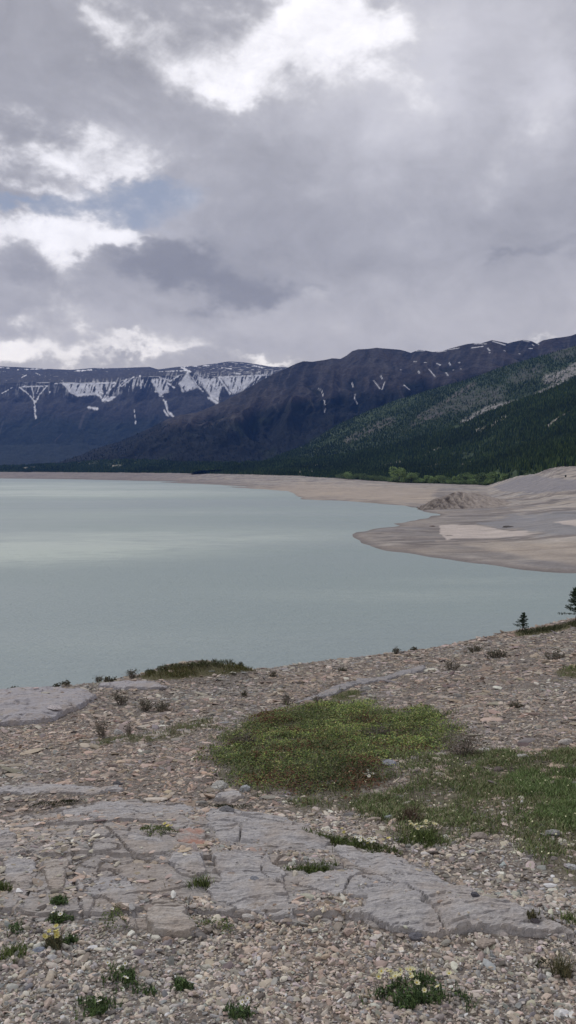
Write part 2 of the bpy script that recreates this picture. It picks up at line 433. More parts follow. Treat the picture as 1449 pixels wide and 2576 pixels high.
def build_ground():
    xs = axis(-6, 8, .045, -420, 420); ys = axis(-1, 16.5, .045, -120, 160)
    X, Y = np.meshgrid(xs, ys)
    Z = ground_z(X, Y)
    mat, gr = veg_masks(X, Y)
    veg = np.maximum(.8 * sstep(-.05, .25, mat), .6 * sstep(-.1, .35, gr))
    veg = np.maximum(veg, .8 * sstep(-.03, .06, sd_poly(X, Y, GRASS2_P) + .05 * fbm(X * 4, Y * 4, 2, 3)))
    for P in (HUM_P, GR3_P, GR4_P, GR5_P): veg = np.maximum(veg, sstep(-.06, .04, sd_poly(X, Y, P)))
    m = NT('gravel_soil')
    v = m.attr('veg').outputs['Fac']
    n1 = m.noise(2.0, 6, .6); n2 = m.noise(30, 5, .7); vo = m.voro(55, out='Color'); vd = m.voro(55)
    base = m.ramp(n1, [(.3, (.12, .10, .083)), (.55, (.20, .175, .15)), (.75, (.24, .22, .20))])
    chips = m.n('ShaderNodeSeparateColor'); m.l(vo, chips.inputs[0])
    chipc = m.ramp(chips.outputs[0], [(0, (.12, .10, .09)), (.4, (.23, .20, .18)), (.7, (.30, .27, .245)), (1, (.40, .38, .36))])
    c = m.mixc(.62, base, chipc)
    c = m.mixc(1, c, m.ramp(n2, [(.3, .65), (.7, 1.2)]), 'MULTIPLY')
    c = m.mixc(v, c, m.ramp(n2, [(.3, (.09, .085, .05)), (.7, (.16, .15, .09))]))
    m.bump(m.math('ADD', vd, m.math('MULTIPLY', n2, .5)), .9, .012)
    mt = m.fin(c, .95, .1)
    me = mesh_np('ground', np.stack([X, Y, Z], -1).reshape(-1, 3), [grid_faces(*X.shape)], smooth=True, extra={'veg': veg.ravel()})
    tag(link('ground', me, mt), kind='structure')

# ------------------------------------------------------------------ bedrock slabs
def mat_slab(i):
    m = NT('bedrock')
    base = [((.33, .32, .325), (.47, .455, .455), (.59, .565, .535)), ((.35, .31, .275), (.49, .445, .40), (.56, .53, .50)),
            ((.34, .30, .28), (.44, .40, .37), (.50, .47, .45)), ((.31, .295, .31), (.43, .415, .435), (.53, .515, .525)), ((.30, .275, .26), (.42, .395, .38), (.52, .495, .47)),
            ((.25, .24, .25), (.34, .33, .34), (.42, .41, .40))][i]
    st = m.map((3.5, 40, 12), (0, 0, .12))
    n1 = m.noise(1.6, 8, .62, src=st, dist=.4); n2 = m.noise(5, 6, .6); n3 = m.noise(70, 4, .7)
    c = m.ramp(n1, [(.30, base[0]), (.5, base[1]), (.72, base[2])])
    c = m.mixc(m.ramp(n2, [(.48, 0.0), (.66, .55)]), c, (.43, .36, .30))
    c = m.mixc(1, c, m.ramp(n3, [(.3, .78), (.7, 1.2)]), 'MULTIPLY')
    pits = m.ramp(m.noise(16, 4, .7, src=m.map((1, 2.4, 1))), [(.30, .35), (.40, 1.0)])
    c = m.mixc(1, c, pits, 'MULTIPLY')
    if i == 2: c = m.mixc(m.ramp(m.noise(7, 5, .6), [(.42, 0), (.58, .8)]), c, (.52, .27, .20))
    m.bump(m.math('ADD', n1, m.math('MULTIPLY', n3, .45)), .8, .02)
    return m.fin(c, .85, .25)

def slab_height(x, y, sd, h, k):
    j = sd + .045 * (np.abs(noise(x * 5 + k, y * 7, 79 + k)) - .25) + .022 * fbm(x * 9 + k, y * 9, 3, 80 + k) + .008 * fbm(x * 40, y * 40, 2, 85)
    edge = sstep(-.003, .014, j)
    # layered steps: strata stepping down towards the viewer, dipping slightly
    a = .22 + .05 * math.sin(k * 1.7)
    q = (y * math.cos(a) - x * math.sin(a)) * 9 + 1.3 * fbm(x * 1.7, y * 5, 3, 90 + k)
    fr = q - np.floor(q)
    step = (np.floor(q) % 3) * .006 + sstep(.82, 1, fr) * .006
    rough = .009 * fbm(x * 6, y * 22, 4, 95 + k) + .005 * fbm(x * 38, y * 60, 3, 99)
    # cracks
    c1 = np.abs(noise(x * 2.2 + 7 * k, y * 1.2 + k, 120 + k))
    crack = sstep(.016, .003, c1) * .022 + sstep(.020, .004, np.abs(noise(x * 1.3 + k, y * 6 + 3 * k, 140 + k))) * .017
    return -.04 + edge * (.04 + h * .65 * (.6 + .4 * sstep(0, .16, sd)) + step + rough - crack) - sstep(0, -.05, j) * .05

def build_slabs():
    mats = [mat_slab(i) for i in range(6)]
    for k, ((lab, P, h, mi), W, bb) in enumerate(zip(SLABS, SLABW, SLABBB)):
        c = .5 * (bb[2] + bb[3])
        st = .0075 if c < 4.5 else (.014 if c < 6.5 else .025)
        xs = np.arange(bb[0] - .06, bb[1] + .06, st); ys = np.arange(bb[2] - .06, bb[3] + .06, st)
        X, Y = np.meshgrid(xs, ys)
        sd = sd_poly(X, Y, W)
        Z = ground_z(X, Y) + slab_height(X, Y, sd, h, k)
        V = np.stack([X, Y, Z], -1).reshape(-1, 3)
        f = grid_faces(*X.shape)
        keep = (sd.ravel()[f] > -.035).any(1)
        f = f[keep]
        used = np.unique(f); mp = np.zeros(len(V), int); mp[used] = np.arange(len(used))
        x0, y0 = W[0][0], W[0][1]
        cx, cy = .5 * (bb[0] + bb[1]), c
        cz = float(ground_z(cx, cy))
        me = mesh_np('flat_rock', V[used] - np.array([cx, cy, cz]), [mp[f]], smooth=False)
        tag(link('flat_rock', me, mats[mi], loc=(cx, cy, cz)), lab, 'flat rock', 'bedrock slabs of the outcrop' if c < 6 else 'bedrock ledges near the brow')

SHEET_P = wpoly([(-80, 2075), (60, 2050), (165, 2035), (350, 2018), (500, 2030), (650, 2048), (760, 2080), (840, 2120), (980, 2155), (1080, 2195), (1240, 2268), (1350, 2298), (1480, 2350), (1480, 2372), (1220, 2352), (960, 2345), (880, 2318), (760, 2330), (600, 2325), (490, 2370), (360, 2350), (200, 2330), (60, 2320), (-80, 2310)])
def sheet_h(x, y, sd):
    j = sd + .06 * fbm(x * 5, y * 7, 3, 150)
    q = y * 8 + .8 * x + 1.1 * fbm(x * 1.2, y * 4, 3, 151)
    v = np.abs(noise(x * 3.2 + .6 * y, y * 1.1, 152)); h = np.abs(noise(x * 1.1, y * 5, 153))
    return -.03 + sstep(-.01, .03, j) * (.037 + ((np.floor(q) * 7) % 4) * .006 + .008 * fbm(x * 8, y * 24, 4, 154) + .006 * fbm(x * 3, y * 5, 3, 156) - .022 * sstep(.028, .006, v) - .020 * sstep(.028, .006, h) - .016 * sstep(.05, .01, np.abs(noise(x * 6.5 + 2 * y, y * 2.2 + 5, 157))) * (x < -.3))
def build_sheet():
    xs = np.arange(-1.9, 1.75, .0085); ys = np.arange(min(p[1] for p in SHEET_P) - .05, max(p[1] for p in SHEET_P) + .05, .0085)
    X, Y = np.meshgrid(xs, ys); sd = sd_poly(X, Y, SHEET_P)
    Z = ground_z(X, Y) + sheet_h(X, Y, sd)
    V = np.stack([X, Y, Z], -1).reshape(-1, 3); f = grid_faces(*X.shape); f = f[(sd.ravel()[f] > -.05).any(1)]
    used = np.unique(f); mp = np.zeros(len(V), int); mp[used] = np.arange(len(used))
    tag(link('bedrock', mesh_np('bedrock', V[used], [mp[f]]), mat_slab(4)), 'cracked layered bedrock under the slabs', kind='structure')

def top_z(x, y):
    """ground or slab surface"""
    z = ground_z(x, y)
    ms = (y > 2.2) & (y < 5.2) & (np.abs(x) < 2.2)
    if ms.any():
        sd = sd_poly(x[ms], y[ms], SHEET_P); z[ms] = np.maximum(z[ms], ground_z(x[ms], y[ms]) + sheet_h(x[ms], y[ms], sd))
    for k, ((_, _, h, _), W, bb) in enumerate(zip(SLABS, SLABW, SLABBB)):
        m = (x > bb[0] - .05) & (x < bb[1] + .05) & (y > bb[2] - .05) & (y < bb[3] + .05)
        if m.any():
            sd = sd_poly(x[m], y[m], W)
            z[m] = np.maximum(z[m], ground_z(x[m], y[m]) + slab_height(x[m], y[m], sd, h, k))
    return z

# ------------------------------------------------------------------ stones
def ico(sub):
    t = (1 + 5 ** .5) / 2
    v = [(-1, t, 0), (1, t, 0), (-1, -t, 0), (1, -t, 0), (0, -1, t), (0, 1, t), (0, -1, -t), (0, 1, -t), (t, 0, -1), (t, 0, 1), (-t, 0, -1), (-t, 0, 1)]
    f = [(0,11,5),(0,5,1),(0,1,7),(0,7,10),(0,10,11),(1,5,9),(5,11,4),(11,10,2),(10,7,6),(7,1,8),(3,9,4),(3,4,2),(3,2,6),(3,6,8),(3,8,9),(4,9,5),(2,4,11),(6,2,10),(8,6,7),(9,8,1)]
    v = [np.array(p, float) / np.linalg.norm(p) for p in v]
    for _ in range(sub):
        cache = {}; nf = []
        def mid(a, b):
            k = (min(a, b), max(a, b))
            if k not in cache:
                m = v[a] + v[b]; v.append(m / np.linalg.norm(m)); cache[k] = len(v) - 1
            return cache[k]
        for a, b, c in f:
            ab, bc, ca = mid(a, b), mid(b, c), mid(c, a)
            nf += [(a, ab, ca), (b, bc, ab), (c, ca, bc), (ab, bc, ca)]
        f = nf
    return np.array(v), np.array(f)

def rock_shapes(sub, n, rng, ncut=10, lo=.42, hi=.9):
    v, f = ico(sub); out = []
    for _ in range(n):
        d = rng.normal(size=(ncut, 3)); d /= np.linalg.norm(d, axis=1, keepdims=True)
        r = rng.uniform(lo, hi, ncut)
        dots = np.maximum(v @ d.T, 1e-3)
        s = np.minimum(1.0, (r / dots).min(1))
        w = v * s[:, None] * (1 + .05 * rng.normal(size=(len(v), 1)))
        out.append(w)
    return out, f

PALETTE = np.array([(.30, .285, .27), (.36, .335, .305), (.24, .235, .24), (.27, .235, .205), (.33, .29, .26), (.21, .215, .225),
                    (.42, .40, .375), (.33, .285, .255), (.13, .12, .12), (.29, .26, .225), (.50, .48, .455), (.36, .325, .31)])
PW = np.array([14, 12, 12, 11, 10, 9, 8, 7, 5, 10, 3, 9.]); PW /= PW.sum()

def rot_mats(rng, n, tilt, spread=np.pi):
    a = rng.uniform(-spread, spread, n); t = rng.normal(size=n) * tilt; p = rng.uniform(0, 2 * np.pi, n)
    ax = np.stack([np.cos(p), np.sin(p), 0 * p], -1)
    ca, sa = np.cos(a), np.sin(a)
    Rz = np.zeros((n, 3, 3)); Rz[:, 0, 0] = ca; Rz[:, 0, 1] = -sa; Rz[:, 1, 0] = sa; Rz[:, 1, 1] = ca; Rz[:, 2, 2] = 1
    K = np.zeros((n, 3, 3)); K[:, 0, 1] = -ax[:, 2]; K[:, 0, 2] = ax[:, 1]; K[:, 1, 0] = ax[:, 2]; K[:, 1, 2] = -ax[:, 0]; K[:, 2, 0] = -ax[:, 1]; K[:, 2, 1] = ax[:, 0]
    I = np.eye(3)[None]
    R = I + np.sin(t)[:, None, None] * K + (1 - np.cos(t))[:, None, None] * (K @ K)
    return R @ Rz

def pebbles(x, y, r, sub, rng, tilt=.3, flat=(.3, .6), lift=.35, warm=0.0, el=1.35, spread=np.pi, gain=1.0):
    n = len(x); shapes, f = rock_shapes(sub, 28, rng)
    S = np.stack(shapes); k = rng.integers(0, len(S), n)
    sc = np.stack([rng.uniform(.85, el, n), rng.uniform(.5, .95, n), rng.uniform(*flat, n)], -1) * r[:, None]
    V = S[k] * sc[:, None, :]
    R = rot_mats(rng, n, tilt, spread)
    V = np.einsum('nij,nvj->nvi', R, V)
    z = top_z(x, y) + (lift + rng.uniform(-.5, .15, n)) * sc[:, 2]
    V += np.stack([x, y, z], -1)[:, None, :]
    nv = S.shape[1]
    faces = (f[None] + (np.arange(n) * nv)[:, None, None]).reshape(-1, 3)
    c = PALETTE[rng.choice(len(PALETTE), n, p=PW)] * gain * rng.uniform(.6, 1.3, (n, 1)) * (1 + .03 * rng.normal(size=(n, 3)))
    # zones: purplish-tan in the middle distance, greyer at lower left
    zone = fbm(x * .7, y * .7, 2, 200)[:, None]
    c = c * np.array([1.04, 1.0, .935]) * (1 + np.array([.05, -.01, -.04]) * (zone * 2 + warm))
    return V.reshape(-1, 3), faces, np.repeat(np.clip(c, .03, .7), nv, 0)

def scatter(n, y0, y1, rng, margin=1.25, power=1.0):
    n = int(n * 1.2)
    """uniform per ground area within a widened wedge in front of the viewpoint"""
    y = np.sqrt(rng.uniform(y0 ** 2, y1 ** 2, n)) if power == 1 else rng.uniform(y0, y1, n)
    x = rng.uniform(-1, 1, n) * (.3583 * y * margin + .75)
    return x, y

def build_gravel():
    rng = np.random.default_rng(3)
    parts = []
    def add(n, y0, y1, rm, rs, sub, tilt=.3, flat=(.3, .6), onslab=.02, dens=None, rmax=.07, warm=0., el=1.35, spread=np.pi, gain=1.0, plates=False):
        x, y = scatter(n, y0, y1, rng)
        sl = slab_sd(x, y); mat, gr = veg_masks(x, y)
        p = np.where(sl > 0.0, onslab, 1.0)
        p = np.where(sl > 0, p + .5 * (fbm(x * 2.5, y * 4, 3, 210) > .22) * onslab * 8, p)
        p *= np.where(mat > 0, .03, 1) * np.where(gr > .05, .30 + .3 * (fbm(x * 3, y * 3, 2, 44) > .2), 1)
        for P in (HUM_P, GR4_P, GR3_P, GR5_P): p *= np.where(sd_poly(x, y, P) > 0, .06, 1)
        p *= np.where(sd_poly(x, y, GRASS2_P) > 0, .5, 1)
        oc = sd_poly(x, y, OUTC_P) + .15 * fbm(x * 3, y * 3, 2, 71)
        p *= sstep(-.02, .06, oc) if plates else np.where(oc > 0, .5, 1)
        sh = sd_poly(x, y, SHEET_P)
        cover = sstep(-.05, .22, fbm(x * 2.1, y * 3.6, 4, 215) + .06 * fbm(x * 9, y * 9, 2, 216))
        p *= np.where(sh > 0, .10 + .90 * cover * (1 if plates else .9), 1)
        if dens: p *= dens(x, y)
        m = rng.uniform(size=len(x)) < p
        x, y = x[m], y[m]; sl = sl[m]
        r = np.minimum(rm * np.exp(rs * rng.normal(size=len(x))), rmax)
        r = np.where(sl > 0, r * .8, r)
        # small ones break up the crown line only a little
        parts.append(pebbles(x, y, r, sub, rng, tilt, flat, warm=warm, el=el, spread=spread, gain=gain))
    add(52000, 1.9, 3.3, .0064, .52, 1, .55, (.2, .6), rmax=.026, gain=1.5, warm=.1, el=1.6)
    add(24000, 3.1, 4.6, .0092, .5, 1, .35, (.2, .45), onslab=.06, rmax=.032, warm=.6, el=1.6, gain=1.42)
    add(14000, 1.9, 4.6, .0055, .3, 0, .5, (.4, .8), onslab=.10, gain=1.3, warm=.5)
    add(12000, 3.0, 4.6, .016, .40, 1, .16, (.10, .22), onslab=.10, rmax=.045, warm=1.0, el=1.7, spread=.7, gain=1.35, plates=True)
    add(42000, 4.5, 8.0, .0108, .55, 0, .28, (.16, .42), onslab=.06, rmax=.05, warm=.7, el=1.8, gain=1.22)
    add(40000, 8.0, 14.8, .0165, .55, 0, .26, (.14, .42), onslab=.03, rmax=.07, warm=.6, el=1.8, gain=1.12)
    add(4200, 4.5, 14.5, .035, .4, 1, .2, (.10, .25), onslab=.02, rmax=.09, warm=.5, el=2.0, spread=.8, gain=1.15)
    V, Fc, C = [], [], []; o = 0
    for v, f, c in parts:
        V.append(v); Fc.append(f + o); C.append(c); o += len(v)
    me = mesh_np('gravel', np.concatenate(V), [np.concatenate(Fc)], np.concatenate(C))
    tag(link('gravel', me, M_PEB), 'loose tan and grey gravel covering the bluff', 'gravel', kind='stuff')

STONES = [  # u, v, width px, height ratio, colour, label
 (556, 1984, 40, .7, (.50, .50, .47), 'pale lichen-spotted stone at the lower left corner of the green mat'),
 (618, 1989, 26, .8, (.40, .42, .43), 'grey and white stone right of the pale stone at the mat corner'),
 (570, 2052, 34, .35, (.17, .17, .18), 'dark flat stone above the upper grey slab'),
 (296, 1973, 26, .45, (.10, .10, .11), 'dark stone lying alone on the gravel above the flat grey strip'),
 (402, 2068, 20, .7, (.60, .59, .57), 'small white stone on the arched grey slab'),
 (204, 2043, 16, .5, (.66, .65, .63), 'tiny bright white stone at the left end of the arched slab'),
 (625, 2316, 30, .5, (.52, .50, .47), 'rounded whitish stone in front of the broad bluish slab'),
 (98, 2396, 26, .7, (.27, .30, .36), 'bluish squared stone in the gravel next to yellow flowering plant'),
 (1224, 2374, 46, .3, (.34, .29, .25), 'tilted tan shard leaning below the longest slab'),
 (1389, 2099, 34, .5, (.30, .30, .30), 'grey stone in the grass near the right edge'),
 (1209, 2108, 40, .4, (.30, .26, .23), 'buff stone on the bare patch right of the yellow flowers'),
 (979, 2059, 24, .45, (.36, .38, .40), 'light grey flat stone in the grass left of the yellow flowers'),
 (979, 1925, 34, .6, (.33, .34, .38), 'bluish grey stone in the gap between mat and grass'),
 (1219, 1888, 32, .3, (.56, .54, .51), 'white elongated stone right of the grey twiggy bush'),
 (1424, 1872, 34, .55, (.48, .45, .42), 'pale angular stone above the grass near the right edge'),
 (1314, 1904, 30, .4, (.45, .44, .42), 'pale flat stone at the top edge of the grass'),
 (296, 1846, 24, .7, (.55, .54, .52), 'white stone beside the dead twigs on the left'),
 (410, 1737, 20, .6, (.10, .09, .09), 'dark stone at the end of the low pale slab'),
 (939, 2087, 26, .6, (.42, .36, .30), 'tan stone in gravel above the flowering strip'),
 (1184, 2183, 30, .6, (.36, .32, .28), 'angular tan stone in the gravel right of the longest slab'),
 (1440, 2184, 26, .6, (.48, .49, .50), 'pale grey stone in the grass cut by the right edge'),
 (1045, 2360, 30, .6, (.16, .16, .18), 'dark stone on the front edge of the longest slab'),
 (137, 1799, 34, .5, (.58, .54, .54), 'pinkish white stone at the foot of the lavender outcrop'),
 (422, 2373, 26, .8, (.40, .31, .25), 'orange brown pebble below the square tan block'),
 (876, 2350, 26, .8, (.44, .35, .30), 'pinkish rounded pebble left of the longest slab'),
 (1195, 2275, 18, .7, (.11, .11, .13), 'small dark stone sitting on the upper edge of the longest slab'),
 (1346, 2342, 18, .7, (.11, .10, .11), 'small dark stone on the right tail of the longest slab'),
 (640, 2236, 26, .5, (.24, .25, .28), 'dark grey shard lying on the broad bluish slab'),
]
def build_stones():
    rng = np.random.default_rng(21)
    shapes, f = rock_shapes(3, len(STONES), rng, 12, .6, .9)
    for (u, v, w, hr, c, lab), S in zip(STONES, shapes):
        x, y, z = at(u, v)
        z = float(top_z(np.array([x]), np.array([y]))[0])
        r = w * .5 / F * math.hypot(y, 1.6)
        V = S * np.array([1.15, .8, hr]) * r
        a = rng.uniform(-.5, .5); R = rot_mats(rng, 1, .12)[0]
        ang = a; cz, sz = math.cos(ang), math.sin(ang)
        V = V @ np.array([[cz, -sz, 0], [sz, cz, 0], [0, 0, 1]])
        V[:, 2] += .35 * hr * r
        n = fbm(V[:, 0] / r * 3 + u, V[:, 1] / r * 3 + V[:, 2] / r * 2, 3, 7)
        V *= (1 + .05 * n)[:, None]
        col = np.clip(np.array(c) * (1 + .35 * n)[:, None], .02, .8)
        me = mesh_np('stone', V, [f], col)
        tag(link('stone', me, M_PEB, loc=(x, y, z)), lab, 'stone', 'larger stones lying among the gravel')

# ------------------------------------------------------------------ plants
def blades(x, y, z, h, w, lean, col, rng, cj=.2):
    n = len(x)
    a = rng.uniform(0, 2 * np.pi, n); p = rng.uniform(0, 2 * np.pi, n)
    wx, wy = np.cos(a) * w, np.sin(a) * w
    l = lean * rng.uniform(.2, 1.2, n) * h
    lx, ly = np.cos(p) * l, np.sin(p) * l
    B = np.stack([x, y, z], -1)
    W = np.stack([wx, wy, 0 * wx], -1)
    Md = B + np.stack([lx * .35, ly * .35, h * .6], -1); T = B + np.stack([lx, ly, h], -1)
    V = np.stack([B - W, B + W, Md - W * .7, Md + W * .7, T], 1)
    i = (np.arange(n) * 5)[:, None]
    q = i + np.array([[0, 1, 3, 2]]); t = i + np.array([[2, 3, 4]])
    c = col * (1 + cj * rng.normal(size=(n, 1)))
    return V.reshape(-1, 3), [q, t], np.repeat(np.clip(c, .005, .8), 5, 0)

def leaves(x, y, z, s, col, rng, up=.6, cj=.22, asp=.5):
    n = len(x)
    nrm = rng.normal(size=(n, 3)); nrm[:, 2] = np.abs(nrm[:, 2]) + up * 2; nrm /= np.linalg.norm(nrm, axis=1, keepdims=True)
    t = rng.normal(size=(n, 3)); t -= (t * nrm).sum(1, keepdims=True) * nrm; t /= np.linalg.norm(t, axis=1, keepdims=True)
    b = np.cross(nrm, t)
    P = np.stack([x, y, z], -1); s = np.asarray(s)[:, None] if np.ndim(s) else s
    V = np.stack([P - t * s, P + b * s * asp - nrm * s * .15, P + t * s, P - b * s * asp - nrm * s * .15], 1)
    q = (np.arange(n) * 4)[:, None] + np.array([[0, 1, 2, 3]])
    c = col * (1 + cj * rng.normal(size=(n, 1)))
    return V.reshape(-1, 3), [q], np.repeat(np.clip(c, .005, .8), 4, 0)

def join(parts):
    V, Q, T, C = [], [], [], []; o = 0
    for v, fs, c in parts:
        V.append(v); C.append(c)
        for f in fs: (Q if f.shape[1] == 4 else T).append(f + o)
        o += len(v)
    fs = []
    if Q: fs.append(np.concatenate(Q))
    if T: fs.append(np.concatenate(T))
    return np.concatenate(V), fs, np.concatenate(C)

def in_poly_pts(P, n, rng, pad=0):
    bx0, bx1 = min(p[0] for p in P) - pad, max(p[0] for p in P) + pad; by0, by1 = min(p[1] for p in P) - pad, max(p[1] for p in P) + pad
    x = rng.uniform(bx0, bx1, n); y = rng.uniform(by0, by1, n)
    return x, y

GREENS = np.array([(.13, .19, .05), (.21, .26, .065), (.07, .12, .04), (.24, .24, .09), (.10, .115, .05)])
def build_ground_cover():
    rng = np.random.default_rng(5)
    # low leafy mat
    x, y = in_poly_pts(MAT_P, 150000, rng, .15)
    mat, gr = veg_masks(x, y)
    dens = sstep(-.10, .22, mat) * np.clip(.62 + 1.5 * fbm(x * 3, y * 3, 4, 31), .05, 1)
    m = rng.uniform(size=len(x)) < dens
    x, y = x[m], y[m]
    hgt = .025 + .09 * np.clip(fbm(x * 3.2, y * 3.2, 3, 33) + .4, 0, 1) * sstep(0, .25, veg_masks(x, y)[0])
    z = ground_z(x, y) + hgt * rng.uniform(.1, 1, len(x)) ** .6
    rr = fbm(x * 2.1, y * 2.1, 3, 36); bright = fbm(x * 1.3 + 4, y * 1.3, 2, 38) + .42 * sstep(-.2, .9, x) * sstep(4.6, 5.6, y)
    col = GREENS[rng.integers(0, 5, len(x))] * np.clip(1.0 + 1.1 * bright, .4, 2.4)[:, None]
    # reddish leaves, mostly towards the front edge
    front = sstep(6.2, 4.7, y)
    red = (rr + .0 + .38 * front + .25 * rng.normal(size=len(x))) > .34
    col[red] = np.array([.14, .065, .035]) * rng.uniform(.6, 1.2, (red.sum(), 1))
    a = leaves(x, y, z, rng.uniform(.006, .012, len(x)), col, rng)
    me = mesh_np('mat', *join([a])); 
    tag(link('ground_cover', me, M_LEAF), 'dense green and reddish leafy mat spread over the gravel', 'ground cover', kind='stuff')
    # grass
    P = []
    def grass(poly, n, hmean, col, thr=None, pad=.15, jit=.12, w=.0016):
        x, y = in_poly_pts(poly, n, rng, pad)
        sd = sd_poly(x, y, poly) + jit * fbm(x * 3, y * 3, 3, 50)
        cl = fbm(x * 2.4, y * 2.4, 4, 52)
        p = sstep(-.03, .15, sd) * np.clip(.50 + 1.9 * cl, .08, 1)
        p *= np.abs(x) < .3583 * y * 1.4 + .2
        m = rng.uniform(size=len(x)) < p
        x, y, cl = x[m], y[m], cl[m]
        z = top_z(x, y) - .003
        c = np.array(col)[rng.integers(0, len(col), len(x))] * (1 + .25 * cl)[:, None]
        P.append(blades(x, y, z, hmean * rng.uniform(.4, 1.4, len(x)), w * (1 + .12 * y), 1.0, c, rng))
    gc = [(.17, .23, .09), (.22, .27, .11), (.27, .27, .15), (.14, .20, .085), (.33, .30, .20)]
    grass(GRASS_P, 260000, .026, gc)
    gb = wpoly([(1290, 1950), (1480, 1930), (1700, 1940), (1700, 2120), (1480, 2100), (1340, 2060)])
    grass(gb, 70000, .034, [(.17, .25, .09), (.21, .28, .11), (.14, .20, .08)], jit=.5)
    grass(GRASS2_P, 9000, .035, gc + [(.2, .17, .11)])
    grass(MAT_P, 60000, .05, gc, pad=.35, jit=.5)
    grass(HUM_P, 22000, .05, [(.11, .13, .045), (.15, .15, .06), (.19, .16, .08)], pad=.15)
    grass(GR3_P, 6000, .045, gc); grass(GR4_P, 12000, .05, [(.05, .065, .028), (.08, .085, .04)]); grass(GR5_P, 5000, .03, gc)
    # thin straws across the stony ground
    x, y = scatter(5200, 2.0, 13.5, rng)
    cl = fbm(x * 1.4, y * 1.4, 3, 60); m = (rng.uniform(size=len(x)) < sstep(-.05, .4, cl)) & (slab_sd(x, y) < 0); x, y = x[m], y[m]
    P.append(blades(x, y, top_z(x, y), rng.uniform(.015, .05, len(x)), .0013 * (1 + .1 * y), 1.3, np.tile([[.17, .15, .09]], (len(x), 1)), rng, .35))
    me = mesh_np('grass', *join(P))
    tag(link('grass', me, M_LEAF), 'short sparse grass growing through the gravel', 'grass', kind='stuff')
    # tiny flecks of blossom in the grass
    x, y = in_poly_pts(GRASS_P, 700, rng); mm = (sd_poly(x, y, GRASS_P) > 0) & (np.abs(x) < .45 * y); x, y = x[mm], y[mm]
    x2, y2 = in_poly_pts(MAT_P, 150, rng); mm = sd_poly(x2, y2, MAT_P) > 0; x = np.concatenate([x, x2[mm]]); y = np.concatenate([y, y2[mm]])
    z = ground_z(x, y) + np.where(sd_poly(x, y, MAT_P) > 0, .075, .035)
    V = leaves(x, y, z, rng.uniform(.003, .007, len(x)), np.tile([[.55, .54, .34]], (len(x), 1)), rng, asp=.9)
    me = mesh_np('blossom', *join([V]))
    tag(link('blossom_flecks', me, M_LEAF), 'tiny pale blossoms dotted through the grass and leafy mat', 'blossoms', kind='stuff')

_fl = {}
def flower_mesh(kind):
    if kind in _fl: return _fl[kind]
    rng = np.random.default_rng(len(_fl) + 77)
    V, Q, C = [], [], []
    pc, cc = {'cream': ((.62, .60, .38), (.55, .42, .06)), 'yellow': ((.60, .55, .20), (.5, .36, .04)), 'white': ((.70, .69, .62), (.5, .42, .1))}[kind]
    for k in range(7):
        a = 2 * math.pi * k / 7; c, s = math.cos(a), math.sin(a)
        pts = [(.15, 0, 0), (.6, .34, .22), (1, 0, .38), (.6, -.34, .22)]
        b = len(V)
        for px, py, pz in pts: V.append((px * c - py * s, px * s + py * c, pz)); C.append(pc)
        Q.append((b, b + 1, b + 2, b + 3))
    T = []
    b = len(V); V.append((0, 0, .28)); C.append(cc)
    for k in range(6):
        a = 2 * math.pi * k / 6; V.append((.3 * math.cos(a), .3 * math.sin(a), .12)); C.append(cc)
    for k in range(6): T.append((b, b + 1 + k, b + 1 + (k + 1) % 6))
    # stalk
    b = len(V)
    for k in range(3):
        a = 2.1 * k; V.append((.06 * math.cos(a), .06 * math.sin(a), .1)); C.append((.08, .10, .04))
    for k in range(3):
        a = 2.1 * k; V.append((.06 * math.cos(a), .06 * math.sin(a), -3.2)); C.append((.08, .10, .04))
    for k in range(3): Q.append((b + k, b + (k + 1) % 3, b + 3 + (k + 1) % 3, b + 3 + k))
    me = mesh_np('flower', np.array(V), [np.array(Q), np.array(T)], np.array(C)); me.materials.append(M_LEAF)
    _fl[kind] = me
    return me

